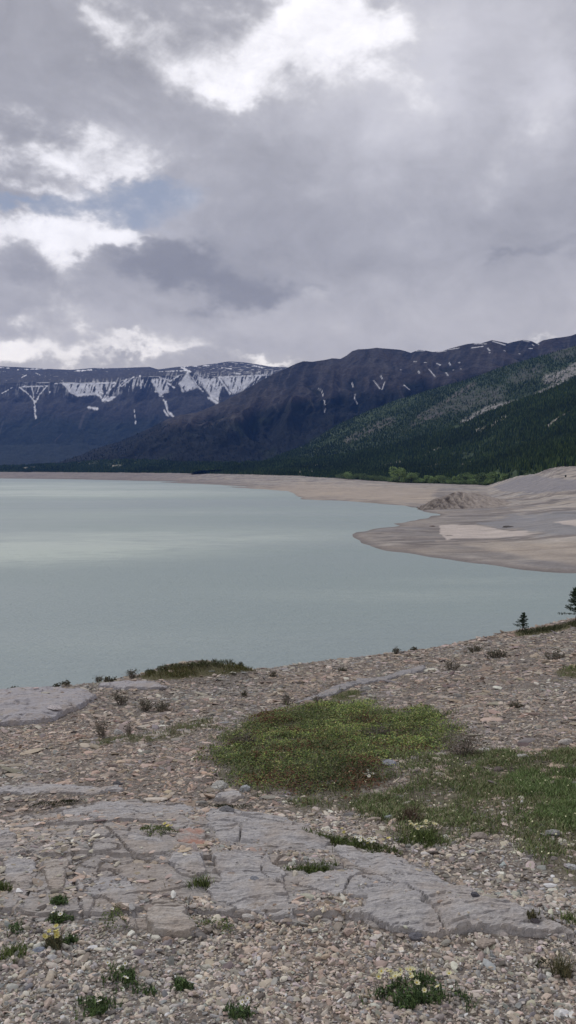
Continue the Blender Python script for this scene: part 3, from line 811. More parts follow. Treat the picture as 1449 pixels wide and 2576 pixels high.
# u, v, half width px, half height px (on ground), tilt, plant height m, blades, flowers [(kind, n, bias)], colour, label, name
CLUMPS = [
 (1040, 2505, 110, 42, 0, .055, 'leafy', [('cream', 26, 'top')], 0, 'large dark green clump with many cream flowers in the gravel, bottom right', 'flowering_clump'),
 (604, 2560, 40, 26, 0, .05, 'leafy', [('white', 2, '')], 0, 'dark green leafy clump at the bottom edge near the middle', 'flowering_clump'),
 (240, 2545, 52, 26, .2, .05, 'leafy', [('white', 1, '')], 0, 'dark green clump low in the gravel at the bottom left', 'leafy_clump'),
 (310, 2478, 62, 30, -.4, .045, 'leafy', [('white', 5, '')], 0, 'scattered dark leafy clump with few white blooms, left of bottom centre', 'flowering_clump'),
 (455, 2484, 26, 14, 0, .035, 'leafy', [], 0, 'small dark clump in the gravel right of the scattered leafy clump', 'leafy_clump'),
 (286, 2330, 32, 22, 0, .06, 'cushion', [('white', 1, '')], 1, 'round green cushion plant with one white bloom beneath the rock blocks', 'cushion_plant'),
 (34, 2346, 26, 15, 0, .04, 'leafy', [], 0, 'dark leafy cushion under the small tan block at the left edge', 'leafy_clump'),
 (36, 2402, 36, 18, 0, .05, 'grassy', [], 1, 'bright green grassy cushion at the left edge of the gravel', 'grass_tuft'),
 (148, 2284, 22, 10, 0, .035, 'leafy', [], 0, 'small dark clump under the split block row', 'leafy_clump'),
 (146, 2320, 24, 10, 0, .035, 'leafy', [('white', 3, '')], 0, 'dark clump with white specks among tan blocks', 'flowering_clump'),
 (136, 2382, 22, 14, 0, .05, 'sparse', [('yellow', 11, '')], 2, 'pale plant covered in yellow flowers in the gravel at left', 'flowering_clump'),
 (178, 2372, 16, 10, 0, .04, 'leafy', [], 0, 'dark bluish leafy sprig beside the yellow flowering plant', 'leafy_clump'),
 (506, 2238, 30, 12, 0, .055, 'grassy', [], 1, 'mossy green tuft between two grey slabs', 'grass_tuft'),
 (545, 2338, 54, 13, 0, .04, 'cushion', [], 1, 'long low green cushion right of the square tan block', 'cushion_plant'),
 (8, 2250, 22, 10, 0, .05, 'grassy', [], 1, 'small grass tuft at the left edge beside split blocks', 'grass_tuft'),
 (396, 2102, 50, 9, -.25, .035, 'cushion', [('yellow', 4, 'right')], 1, 'strip of moss with yellow flowers beside the red-stained block', 'moss_strip'),
 (860, 2122, 70, 14, -.32, .04, 'grassy', [('white', 8, ''), ('yellow', 3, '')], 1, 'flowering green strip along the upper edge of the longest slab', 'flowering_clump'),
 (950, 2140, 48, 15, -.3, .04, 'grassy', [('white', 12, ''), ('yellow', 5, '')], 1, 'densely flowering end of the green strip above the longest slab', 'flowering_clump'),
 (790, 2197, 62, 10, -.15, .045, 'grassy', [], 1, 'green tuft lying in a hollow on the longest slab', 'grass_tuft'),
 (1066, 2115, 50, 22, 0, .06, 'grassy', [('cream', 14, 'top')], 1, 'rounded tuft topped with pale yellow flowers in the grass', 'flowering_clump'),
 (1432, 2318, 30, 14, 0, .045, 'grassy', [], 1, 'dark grass tuft at the right edge above the slab tail', 'grass_tuft'),
 (150, 2026, 58, 6, .1, .03, 'cushion', [], 3, 'dark thin moss strip along the top edge of the outcrop at left', 'moss_strip'),
 (566, 2036, 52, 6, -.1, .03, 'cushion', [], 3, 'dark moss strip above the upper grey slab', 'moss_strip'),
 (1366, 2432, 24, 9, 0, .03, 'cushion', [], 3, 'small dark moss patch in the gravel at lower right', 'moss_patch'),
 (1340, 2330, 18, 5, 0, .03, 'sparse', [], 2, 'thin straw-coloured sprig at the right tail of the longest slab', 'grass_tuft'),
 (1412, 2452, 26, 16, 0, .07, 'sparse', [], 2, 'straw-coloured dry tuft in the gravel near the right edge', 'grass_tuft'),
 (926, 1962, 14, 8, 0, .03, 'sparse', [('white', 8, '')], 2, 'tight bunch of white flowers on the green mat', 'flowering_clump'),
 (1035, 2065, 30, 16, 0, .07, 'sparse', [], 4, 'reddish brown dead stems left of the pale yellow flowers', 'grass_tuft'),
]
CC = [np.array([(.085, .14, .05), (.12, .18, .065), (.06, .10, .045)]), np.array([(.12, .17, .05), (.17, .21, .07), (.09, .12, .05)]),
      np.array([(.20, .18, .10), (.15, .14, .08), (.10, .11, .06)]), np.array([(.045, .05, .025), (.06, .055, .03), (.04, .05, .02)]),
      np.array([(.13, .085, .06), (.10, .07, .05)])]
def build_clumps():
    rng = np.random.default_rng(9)
    for (u, v, hw, hh, tl, H, style, fl, ci, lab, nm) in CLUMPS:
        cx, cy, cz = at(u, v)
        ax, ay, _ = at(u + hw, v); bx, by, _ = at(u, v - hh); dx_, dy_, _ = at(u, min(v + hh, 2570))
        rx = ax - cx; ry = max((by - dy_) * .5, .02)
        cz = float(top_z(np.array([cx]), np.array([cy]))[0])
        area = rx * ry * math.pi
        def sample(n):
            r = np.sqrt(rng.uniform(0, 1, n)); a = rng.uniform(0, 2 * np.pi, n)
            k = 1 + .35 * np.sin(3 * a + u) + .2 * np.sin(5 * a + v)
            px = r * np.cos(a) * rx * k; py = r * np.sin(a) * ry * k + px * tl
            nn = fbm((px + cx) * 14, (py + cy) * 14, 2, 61)
            ok = rng.uniform(size=n) < np.clip(.72 + (2.2 if style == 'leafy' else .7) * nn - (.6 if style == 'leafy' else .3) * r * r, .04, 1)
            return px[ok], py[ok], r[ok]
        P = []
        dens = {'leafy': 36000, 'cushion': 60000, 'grassy': 40000, 'sparse': 14000}[style]
        n = int(max(250, min(9000, dens * area)))
        px, py, r = sample(n)
        pz = top_z(px + cx, py + cy) - cz
        col = CC[ci][rng.integers(0, len(CC[ci]), len(px))]
        if style == 'leafy':
            P.append(leaves(px, py, pz + H * (1 - .6 * r) * rng.uniform(.1, 1, len(px)), rng.uniform(.005, .010, len(px)), col, rng, up=.2, asp=.4))
            k = slice(0, len(px) // 2)
            P.append(blades(px[k], py[k], pz[k], H * rng.uniform(.5, 1.1, len(px[k])), .0018, .6, col[k], rng))
        elif style == 'cushion':
            P.append(leaves(px, py, pz + H * np.sqrt(np.clip(1 - r * r, 0, 1)) * rng.uniform(.5, 1, len(px)), rng.uniform(.003, .006, len(px)), col, rng, up=.1))
        else:
            hh_ = H * (1 if style == 'grassy' else 1.2)
            P.append(blades(px, py, pz - .003, hh_ * rng.uniform(.4, 1.2, len(px)) * (1 - .4 * r), .0016 * (1 + .1 * cy), .9, col, rng))
        me = mesh_np(nm, *join(P))
        root = link(nm, me, M_LEAF, loc=(cx, cy, cz)); tag(root, lab, 'plant', 'small plants growing in the gravel and rock cracks')
        for kind, cnt, bias in fl:
            fm = flower_mesh(kind)
            got = 0
            for _ in range(400):
                if got >= cnt: break
                a = rng.uniform(0, 2 * math.pi); rr = math.sqrt(rng.uniform()) * .95
                fx, fy = rr * math.cos(a) * rx, rr * math.sin(a) * ry
                if bias == 'top' and fy < ry * .05 and rng.uniform() < .85: continue
                if bias == 'right' and fx < rx * .35: continue
                fy += fx * tl
                o = bpy.data.objects.new('flower', fm); COL.objects.link(o); o.parent = root
                fz = float(top_z(np.array([fx + cx]), np.array([fy + cy]))[0]) - cz
                o.location = (fx, fy, fz + H * rng.uniform(.9, 1.25))
                s = rng.uniform(.009, .0135) * (1 if cy < 4 else 1.1); o.scale = (s, s, s)
                o.rotation_euler = (rng.uniform(-.7, .4), rng.uniform(-.5, .5), rng.uniform(0, 6))
                got += 1

def tube(p0, p1, r0, r1, c, sides=4):
    p0, p1 = np.array(p0, float), np.array(p1, float)
    d = p1 - p0; L = np.linalg.norm(d) + 1e-9; d /= L
    a = np.cross(d, [0, 0, 1.0] if abs(d[2]) < .9 else [1.0, 0, 0]); a /= np.linalg.norm(a); b = np.cross(d, a)
    an = np.arange(sides) * 2 * np.pi / sides
    ring = np.cos(an)[:, None] * a + np.sin(an)[:, None] * b
    V = np.concatenate([p0 + ring * r0, p1 + ring * r1])
    i = np.arange(sides); j = (i + 1) % sides
    return V, [np.stack([i, j, j + sides, i + sides], -1)], np.tile([c], (2 * sides, 1))

BUSHES = [ # u, v(base), height px, width px, leafiness, label
 (305, 1772, 42, 34, .35, 'dark twiggy bush at the centre of the bare-stemmed group on the left'),
 (362, 1786, 30, 34, .30, 'low grey twiggy bush below the green hummock'),
 (405, 1788, 26, 40, .45, 'wide flat dark bush right of the twiggy pair on the left'),
 (256, 1852, 52, 30, .15, 'tall bare dead-stemmed bush standing in sparse grass on the left'),
 (325, 1852, 40, 20, .10, 'thin brown dead stems beside the white stone'),
 (1252, 1655, 22, 44, .75, 'rounded grey green bush on the upper right gravel'),
 (1136, 1686, 24, 36, .2, 'sparse brown bush between the ledge and the rounded grey green bush'),
 (1196, 1640, 18, 36, .5, 'low dark bush uphill left of the rounded grey green bush'),
 (722, 1775, 30, 32, .15, 'bare stems left of the slanting ledge above the mat'),
 (800, 1772, 26, 20, .15, 'few dry stems at the top edge of the mat'),
 (996, 1645, 18, 14, .3, 'tiny sprig on the brow right of centre'),
 (1041, 1636, 10, 12, .8, 'very small dark sprig on the skyline of the brow right of centre'),
 (274, 1716, 14, 26, .8, 'small dark round bush on the brow left of the hummock'),
 (248, 1716, 22, 12, .2, 'thin leaning stem on the brow left of the small round bush'),
 (163, 1722, 18, 24, .8, 'dark bush on the left brow, larger of the close pair'),
 (137, 1726, 12, 18, .8, 'dark little bush on the left brow, smaller of the close pair'),
 (36, 1738, 20, 18, .35, 'spindly sprig on the brow at the far left'),
 (332, 1706, 24, 20, .35, 'spindly dark sprig at the left foot of the hummock'),
 (1162, 1900, 66, 92, .22, 'large grey tangled bush at the right end of the green mat'),
 (615, 1880, 50, 50, .3, 'grey brown stems standing in the left end of the mat'),
 (1392, 1660, 26, 50, .3, 'sparse low bush on gravel near the right edge'),
 (686, 1702, 16, 20, .3, 'tiny twiggy bush behind the ledge left of centre'),
 (1300, 1780, 14, 36, .35, 'flat twiggy patch on the right gravel slope'),
 (960, 1862, 34, 80, .4, 'dark twiggy bush in the middle of the green mat'),
 (615, 1752, 14, 16, .3, 'little dry sprig on the gravel under the hummock'),
 (860, 1690, 14, 22, .3, 'small dry tuft of twigs above the slanting ledge'),
]
def build_bushes():
    rng = np.random.default_rng(33)
    for (u, v, hp, wp, leafy, lab) in BUSHES:
        x, y, z = at(u, v)
        H = hp / F * y * .85; W = wp / F * y * .62
        root = empty('twiggy_bush', (x, y, z)); tag(root, lab, 'bush', 'twiggy bushes on the bluff')
        P, L = [], []
        n = int(8 + wp * .36)
        tips = []
        for k in range(n):
            a = rng.uniform(0, 2 * math.pi); r = math.sqrt(rng.uniform())
            b = np.array([.35 * W * r * math.cos(a), .35 * W * r * math.sin(a), -.01])
            top = np.array([W * r * math.cos(a) * 1.0, W * r * math.sin(a) * 1.0, H * rng.uniform(.55, 1.05) * math.sqrt(max(.15, 1 - .55 * r * r))])
            cur = b; segs = 4; w = .0016 + .0006 * y * .35
            c = np.array((.20, .17, .145)) * rng.uniform(.6, 1.5)
            for s in range(segs):
                nx = b + (top - b) * (s + 1) / segs + rng.normal(size=3) * H * .05
                P.append(tube(cur, nx, w * (1 - s / segs * .6), w * (1 - (s + 1) / segs * .6), c, 3))
                if s >= 1:
                    for _ in range(2):
                        tp = nx + rng.normal(size=3) * np.array([1, 1, .6]) * H * .22 + np.array([0, 0, H * .1])
                        P.append(tube(nx, tp, w * .55, w * .25, c, 3)); tips.append(tp)
                tips.append(nx); cur = nx
        link('stems', mesh_np('stems', *join(P)), M_LEAF, root)
        tips = np.array(tips); m = int(len(tips) * (.2 + leafy * 3.2))
        q = tips[rng.integers(0, len(tips), m)] + rng.normal(size=(m, 3)) * H * .06
        q[:, 2] = np.maximum(q[:, 2], .003)
        cols = np.array([(.11, .12, .08), (.14, .135, .10), (.09, .10, .065), (.16, .13, .09)])[rng.integers(0, 4, m)]
        link('foliage', mesh_np('foliage', *join([leaves(q[:, 0], q[:, 1], q[:, 2], rng.uniform(.5, 1.1, m) * .0012 * y ** .9 + .003, cols, rng, up=0)])), M_LEAF, root)

def hummock():
    """the low shrubs along the top of the green hummock"""
    rng = np.random.default_rng(44)
    spots = [(378, 1694, 26), (412, 1686, 34), (445, 1679, 40), (480, 1675, 36), (512, 1674, 32), (545, 1673, 34), (574, 1674, 38), (604, 1680, 18)]
    labs = ['lowest shrub at the left end of the green hummock', 'second shrub from the left end along the hummock', 'tall shrub on the left half of the hummock top',
            'bushy shrub just left of the hummock centre', 'bushy shrub just right of the hummock centre', 'shrub on the right half of the hummock top',
            'tall pointed shrub near the right end of the hummock', 'small shrub at the right tip of the hummock']
    for (u, v, w), lab in zip(spots, labs):
        x, y, z = at(u, v)
        H = rng.uniform(.05, .09); W = w / F * y * .55
        root = empty('low_shrub', (x, y, z)); tag(root, lab, 'shrub', 'low shrubs along the green hummock')
        n = 420; a = rng.uniform(0, 6.283, n); r = np.sqrt(rng.uniform(0, 1, n))
        px, py = r * np.cos(a) * W, r * np.sin(a) * W * .8
        pz = H * (1 - .5 * r * r) * rng.uniform(.05, 1, n) * (1 + .5 * fbm(px * 20 + u, py * 20, 2, 3))
        col = np.array([(.10, .125, .06), (.13, .15, .07), (.12, .115, .07)])[rng.integers(0, 3, n)]
        P = [tube((0, 0, -.01), (W * math.cos(k) * .6, W * math.sin(k) * .6, H * rng.uniform(.7, 1.2)), .004, .002, (.05, .04, .03), 3) for k in rng.uniform(0, 6.28, 9)]
        link('stems', mesh_np('stems', *join(P)), M_LEAF, root)
        link('foliage', mesh_np('foliage', *join([leaves(px, py, pz, rng.uniform(.006, .013, n), col, rng, up=0)])), M_LEAF, root)

def conifer(u, v, hp, wp, lab, seed, lean=0, name='conifer', sparse=1.0, d=None, needles=1.0):
    rng = np.random.default_rng(seed)
    if d is None: x, y, z = at(u, v)
    else: x, y, z = [float(q) for q in pt(u, v, d)]
    H = hp / F * y; W = wp / F * y * .5
    root = empty(name, (x, y, z)); tag(root, lab, 'tree')
    P = []; segs = 7; cur = np.array([0, 0, -.03 * H])
    path = [cur]
    for s in range(segs):
        t = (s + 1) / segs; path.append(np.array([lean * H * t * t + .03 * H * math.sin(5 * t), 0, H * t]))
    for s in range(segs):
        P.append(tube(path[s], path[s + 1], .03 * H * (1 - s / segs * .85), .03 * H * (1 - (s + 1) / segs * .85), (.06, .045, .035), 6))
    link('trunk', mesh_np('trunk', *join(P)), M_LEAF, root)
    Q = []
    nb = 46
    for k in range(nb):
        t = .16 + .82 * (k + .5) / nb; ps = np.array([np.interp(t * segs, range(segs + 1), [p[i] for p in path]) for i in range(3)])
        a = k * 2.4 + rng.uniform(-.5, .5)
        side = 1 + sparse * .45 * math.sin(a * 1.0 + seed) * (1 - t)
        Lb = W * ((1 - t) ** .75 + .10) * rng.uniform(.55, 1.1) * side
        dr = np.array([math.cos(a), math.sin(a), rng.uniform(-.05, .45)])
        Q.append(tube(ps, ps + dr * Lb, .010 * H * (1 - t) + .002 * H, .002 * H, (.05, .04, .03), 3))
        m = int(70 * needles)
        tt = rng.uniform(.12, 1, m); base = ps + dr * Lb * tt[:, None]
        q = base + rng.normal(size=(m, 3)) * H * .017
        Q.append(leaves(q[:, 0], q[:, 1], q[:, 2], rng.uniform(.6, 1.3, m) * H * .032, np.array([(.022, .042, .022), (.03, .055, .028), (.04, .065, .03)])[rng.integers(0, 3, m)], rng, up=.1, asp=.28))
    link('crown', mesh_np('crown', *join(Q)), M_LEAF, root)
    return root

# ------------------------------------------------------------------ far shore
SHORE = [(-1600, 1201), (-600, 1202), (0, 1203.5), (200, 1206), (375, 1210), (470, 1211), (400, 1213), (560, 1220), (640, 1226), (560, 1223.5), (730, 1236), (745, 1247), (760, 1256), (860, 1260), (950, 1267),
         (1020, 1272), (1050, 1280), (1068, 1287), (1105, 1294), (1078, 1302), (1045, 1309), (985, 1317), (1010, 1322), (925, 1333), (893, 1339), (879, 1350), (888, 1356),
         (908, 1366), (930, 1374), (1000, 1388), (1080, 1402), (1150, 1411), (1220, 1419), (1260, 1427), (1360, 1441), (1449, 1443), (1600, 1441), (1900, 1440), (2600, 1450)]
def lake_xy(u, v):
    sx, sz = ray(u, v); d = (LAKE - EYE) / sz
    return sx * d, d
SHP = [tuple(float(a) for a in lake_xy(u, v)) for u, v in SHORE]
SHPOLY = SHP + [(9000, SHP[-1][1]), (12000, 9000), (-12000, 12000), (-9000, SHP[0][1])]
FEDGE = [(-1600, 1185, 5600), (0, 1187.5, 5000), (150, 1188, 4800), (300, 1189, 4400), (450, 1190.5, 4000), (600, 1193, 3300), (740, 1197, 2800), (900, 1207, 2400), (1000, 1214, 2150), (1100, 1217, 2000),
         (1190, 1220, 1850), (1225, 1222, 1800), (1255, 1212, 1680), (1300, 1199, 1550), (1345, 1193, 1450), (1390, 1177, 1380), (1449, 1173, 1320), (1700, 1165, 1300), (2600, 1170, 1300)]
def bumps(x, y):
    return 0

def build_shore():
    us = np.concatenate([np.linspace(-1500, -60, 60), np.arange(-50, 1510, 2.6), np.linspace(1520, 2500, 60)])
    ds = np.exp(np.concatenate([np.linspace(math.log(270), math.log(900), 330), np.linspace(math.log(900), math.log(5900), 330)[1:]]))
    U, D = np.meshgrid(us, ds)
    sx = (U - CX) / F * (1 / CP)
    X = sx * D; Y = D
    w = 1 + .0 * X
    jit = fbm(X / 60, Y / 120, 5, 300) * np.clip(D / 1000, .4, 3) * 9 + 3.5 * noise(X / 14, Y / 30, 303)
    sd = sd_poly(X, Y, SHPOLY) + jit
    Df = interp(U, FEDGE, 2); zf = EYE + ray(CX, interp(U, FEDGE, 1))[1] * Df
    rem = np.maximum(Df - D, 0)
    sp = np.maximum(sd, 0)
    rise = (zf - LAKE) * (sp / (sp + rem + 1))
    rise = rise * (1 + .12 * fbm(X / 90, Y / 160, 4, 310)) + np.minimum(sp * .06, .7) + .8 * sstep(4, 60, sp) * (fbm(X / 40, Y / 80, 4, 320) + .2)
    # strand terraces
    rise = rise + .5 * np.sin(rise * 2.2 + 2 * fbm(X / 200, Y / 200, 2, 5)) * sstep(3, 10, rise)
    Z = LAKE + np.where(sd > 0, rise, np.maximum(sd * .05, -4))
    Z = np.where(D > Df, zf + (D - Df) * .006, Z)
    # colours
    n1 = fbm(X / 120, Y / 60, 4, 330); n2 = fbm(X / 30, Y / 22, 4, 335)
    tan = np.array([.43, .375, .32]); grey = np.array([.325, .315, .315]); pale = np.array([.52, .47, .42]); dark = np.array([.20, .18, .175])
    el = (Z - LAKE)
    band = .5 + .5 * np.sin(el * 4.5 + 2.5 * n1)
    f = np.clip(.5 + 1.4 * n1 + .35 * (band - .5), 0, 1)[..., None]
    C = grey * (1 - f) + tan * f
    g2 = sstep(.2, .5, n2)[..., None] * .5; C = C * (1 - g2) + pale * g2
    g3 = sstep(.35, .55, fbm(X / 200, Y / 30, 4, 340))[..., None] * .55; C = C * (1 - g3) + dark * g3
    # dry strand lines and drainage streaks
    ln = ridged(X / 230 + .8 * n1, Y / 46 + 1.6 * n1 + X / 500, 4, 345)
    g4 = (sstep(.42, .70, ln) * sstep(3, 20, sd) * .85)[..., None]; C = C * (1 - g4) + dark * g4
    ln = ridged(X / 160 - n1, Y / 38 + 2 * n1 - X / 400, 4, 347)
    g4 = (sstep(.50, .78, ln) * .65)[..., None]; C = C * (1 - g4) + pale * g4
    # wet edge
    el2 = sstep(1.1, .1, np.abs(el - 2.2 - 1.2 * n1)) * .45 + sstep(.8, .1, np.abs(el - .9 - .5 * n2)) * .4
    C = mixn(C, (.19, .17, .165), el2)
    we = (sstep(12, 1, sd) * .85)[..., None]; C = C * (1 - we) + dark * we
    # left far bank reads greyer and darker
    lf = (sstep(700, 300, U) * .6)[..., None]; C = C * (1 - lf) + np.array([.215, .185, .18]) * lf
    # where the sheet lies in plan: mud pans and gravel bars
    V = CY + F * np.tan(np.arctan((EYE - Z) / Y) - PITCH)
    def zone(poly, soft, j=0.):
        return sstep(-soft, soft, sd_poly(U, V, poly) + j * fbm(X / 25, Y / 25, 3, 350))
    z1 = zone([(1204, 1318), (1300, 1298), (1460, 1286), (1560, 1290), (1560, 1345), (1380, 1345), (1324, 1337), (1254, 1331)], 6, 16)[..., None]
    C = C * (1 - z1 * .8) + np.array([.27, .27, .285]) * z1 * .8
    z1 = zone([(1239, 1226), (1299, 1203), (1340, 1196), (1425, 1206), (1560, 1215), (1560, 1232), (1414, 1236), (1349, 1240), (1264, 1236)], 3, 5)[..., None]
    C = C * (1 - z1 * .85) + np.array([.27, .26, .275]) * z1 * .85
    z1 = np.maximum(zone([(1104, 1321), (1199, 1320), (1254, 1331), (1324, 1336), (1364, 1341), (1324, 1348), (1224, 1353), (1124, 1357), (1109, 1343)], 1, 6),
                    zone([(1384, 1313), (1449, 1309), (1520, 1315), (1449, 1323)], 1, 5))[..., None]
    C = C * (1 - z1) + np.array([.54, .48, .44]) * z1
    z1 = (zone([(600, 1232), (760, 1216), (900, 1218), (1100, 1228), (1080, 1262), (1010, 1268), (760, 1252)], 9, 22) * .6)[..., None]
    C = C * (1 - z1) + np.array([.52, .44, .365]) * z1
    z1 = (zone([(1100, 1362), (1449, 1365), (1560, 1375), (1560, 1425), (1420, 1420), (1300, 1395)], 6, 12) * .45)[..., None]
    C = C * (1 - z1) + np.array([.50, .43, .36]) * z1
    m = NT('lakebed')
    c = m.attr().outputs['Color']
    nn = m.noise(.05, 8, .7, src=m.map((1, 1.6, 1))); n3 = m.noise(.6, 5, .7)
    c = m.mixc(1, c, m.ramp(nn, [(.3, .78), (.7, 1.18)]), 'MULTIPLY'); c = m.mixc(1, c, m.ramp(n3, [(.3, .85), (.7, 1.12)]), 'MULTIPLY')
    m.bump(m.math('ADD', nn, m.math('MULTIPLY', n3, .12)), .7, 1.2)
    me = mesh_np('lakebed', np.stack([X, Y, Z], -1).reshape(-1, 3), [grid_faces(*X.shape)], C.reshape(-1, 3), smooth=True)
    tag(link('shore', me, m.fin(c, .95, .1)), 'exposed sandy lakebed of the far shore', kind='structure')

def shore_z(u, d):
    """approximate height for things standing on the far shore"""
    X = (u - CX) / F / CP * d
    sd = float(sd_poly(np.array([X]), np.array([d]), SHPOLY)[0])
    Df = float(interp(u, FEDGE, 2)); zf = EYE + float(ray(CX, interp(u, FEDGE, 1))[1]) * Df
    return X, LAKE + (zf - LAKE) * max(sd, 0) / (max(sd, 0) + max(Df - d, 0) + 1)

def build_mound():
    """eroded rocky knoll standing on the flats"""
    top = [(1056, 1286), (1066, 1276), (1080, 1263), (1094, 1254), (1110, 1250), (1128, 1244), (1143, 1238), (1149, 1236), (1160, 1238), (1175, 1239), (1194, 1240), (1210, 1244), (1224, 1247), (1245, 1252), (1268, 1258), (1300, 1268)]
    D0 = 790.
    us = np.arange(1052, 1306, 1.0); ts = np.linspace(-1, 1, 120)
    U, T = np.meshgrid(us, ts)
    vt = np.interp(U, [p[0] for p in top], [p[1] for p in top]) + .8 * fbm(U * .15, U * 0, 3, 400)
    cr = D0 + 45 + (U - 1056) * .25
    zc = EYE + ray(CX, vt)[1] * cr
    zb = LAKE - .5
    h = np.maximum(zc - zb, .5)
    prof = np.clip(1 - np.abs(T) ** 1.05, 0, 1)
    Y = cr + T * (48 + 0 * U)
    X = (U - CX) / F / CP * cr + T * 4
    g = ridged(X / 9, Y / 26, 4, 410)
    Z = zb + h * prof + (g - .3) * (.8 + 3.4 * sstep(1215, 1120, U)) * np.clip(prof * (1 - prof) * 4, 0, 1)
    q = fbm(X / 6, Y / 6, 3, 415)
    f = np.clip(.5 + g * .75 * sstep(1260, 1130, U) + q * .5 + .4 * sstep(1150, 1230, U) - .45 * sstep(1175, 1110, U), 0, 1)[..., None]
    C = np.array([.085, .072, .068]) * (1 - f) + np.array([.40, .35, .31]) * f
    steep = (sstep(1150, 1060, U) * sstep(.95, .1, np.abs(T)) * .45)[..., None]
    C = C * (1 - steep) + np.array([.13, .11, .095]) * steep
    me = mesh_np('knoll', np.stack([X, Y, Z], -1).reshape(-1, 3), [grid_faces(*X.shape)], C.reshape(-1, 3), smooth=True)
    m = mat_vcol('knoll_rock', .25, .35, .95, .1, bump=(.8, 1.5))
    tag(link('rocky_hill', me, m), 'eroded brown rocky knoll on the sandy flats', kind='structure')

def far_rock(u, d, w, h, lab, seed, col=(.10, .09, .085)):
    rng = np.random.default_rng(seed); S, f = rock_shapes(3, 1, rng, 12, .55, .9)
    x, z = shore_z(u, d)
    V = S[0] * np.array([w, w * .7, h]); V[:, 2] += h * .1
    n = fbm(V[:, 0], V[:, 1] + V[:, 2], 3, seed)
    me = mesh_np('boulder', V * (1 + .1 * n)[:, None], [f], np.array(col) * (1 + .5 * n)[:, None])
    tag(link('boulder', me, M_PEB, loc=(x, d, z + .5)), lab, 'boulder')

# ------------------------------------------------------------------ mountains
def range_mesh(name, lines, us, rows, amp, gk, seed, colour, back=(.6, 1500), fade=False, power=1.0, label=None):
    """lines: list of poly-lines [(u, v, D), ...] from foot to crest; rows: count between consecutive lines"""
    Us, Vs, Ds, As, Ts = [], [], [], [], []
    for i in range(len(lines) - 1):
        a, b = lines[i], lines[i + 1]
        va, vb = interp(us, a, 1), interp(us, b, 1); da, db = interp(us, a, 2), interp(us, b, 2)
        za, zb = EYE + ray(CX, va)[1] * da, EYE + ray(CX, vb)[1] * db
        n = rows[i]; last = i == len(lines) - 2
        for k in range(n + (1 if last else 0)):
            t = k / n
            Ds.append(da + (db - da) * t); Vs.append(za + (zb - za) * (t ** power if len(lines) == 2 else t))
            T = (i + t) / (len(lines) - 1); Ts.append(np.full(len(us), T)); As.append(np.interp(t, [0, 1], amp[i:i + 2]) + 0 * us)
    D, Z, A, T = map(np.array, (Ds, Vs, As, Ts))
    U = np.tile(us, (len(D), 1))
    X = (U - CX) / F / CP * D
    # gullies run down-slope: frequency high along the ridge, low down the slope
    wp = fbm(X / 900, D / 900, 3, seed) * 260
    g = ridged((X + wp) / gk, D / (gk * 2.6), 5, seed + 3)
    Z = Z + (g - .35) * A * (sstep(120, 520, U) if fade else 1)
    # back slope
    bz = Z[-1] - back[0] * back[1]; bd = D[-1] + back[1]
    D2 = np.vstack([D, bd]); Z2 = np.vstack([Z, bz]); U2 = np.vstack([U, U[-1]])
    X2 = (U2 - CX) / F / CP * np.vstack([D, D[-1]])
    Vpix = CY + F * np.tan(np.arctan((EYE - Z2) / D2) - PITCH)
    G2 = np.vstack([g, g[-1]]); T2 = np.vstack([T, T[-1]])
    C, veg = colour(U2, Vpix, X2, D2, Z2, G2, T2)
    V = np.stack([X2, D2, Z2], -1)
    me = mesh_np(name, V.reshape(-1, 3), [grid_faces(*X2.shape)], C.reshape(-1, 3), smooth=True)
    o = link(name, me, M_MTN); tag(o, label, kind='structure')
    return V, veg

def mixn(C, col, f):
    f = np.clip(f, 0, 1)[..., None]; return C * (1 - f) + np.array(col) * f

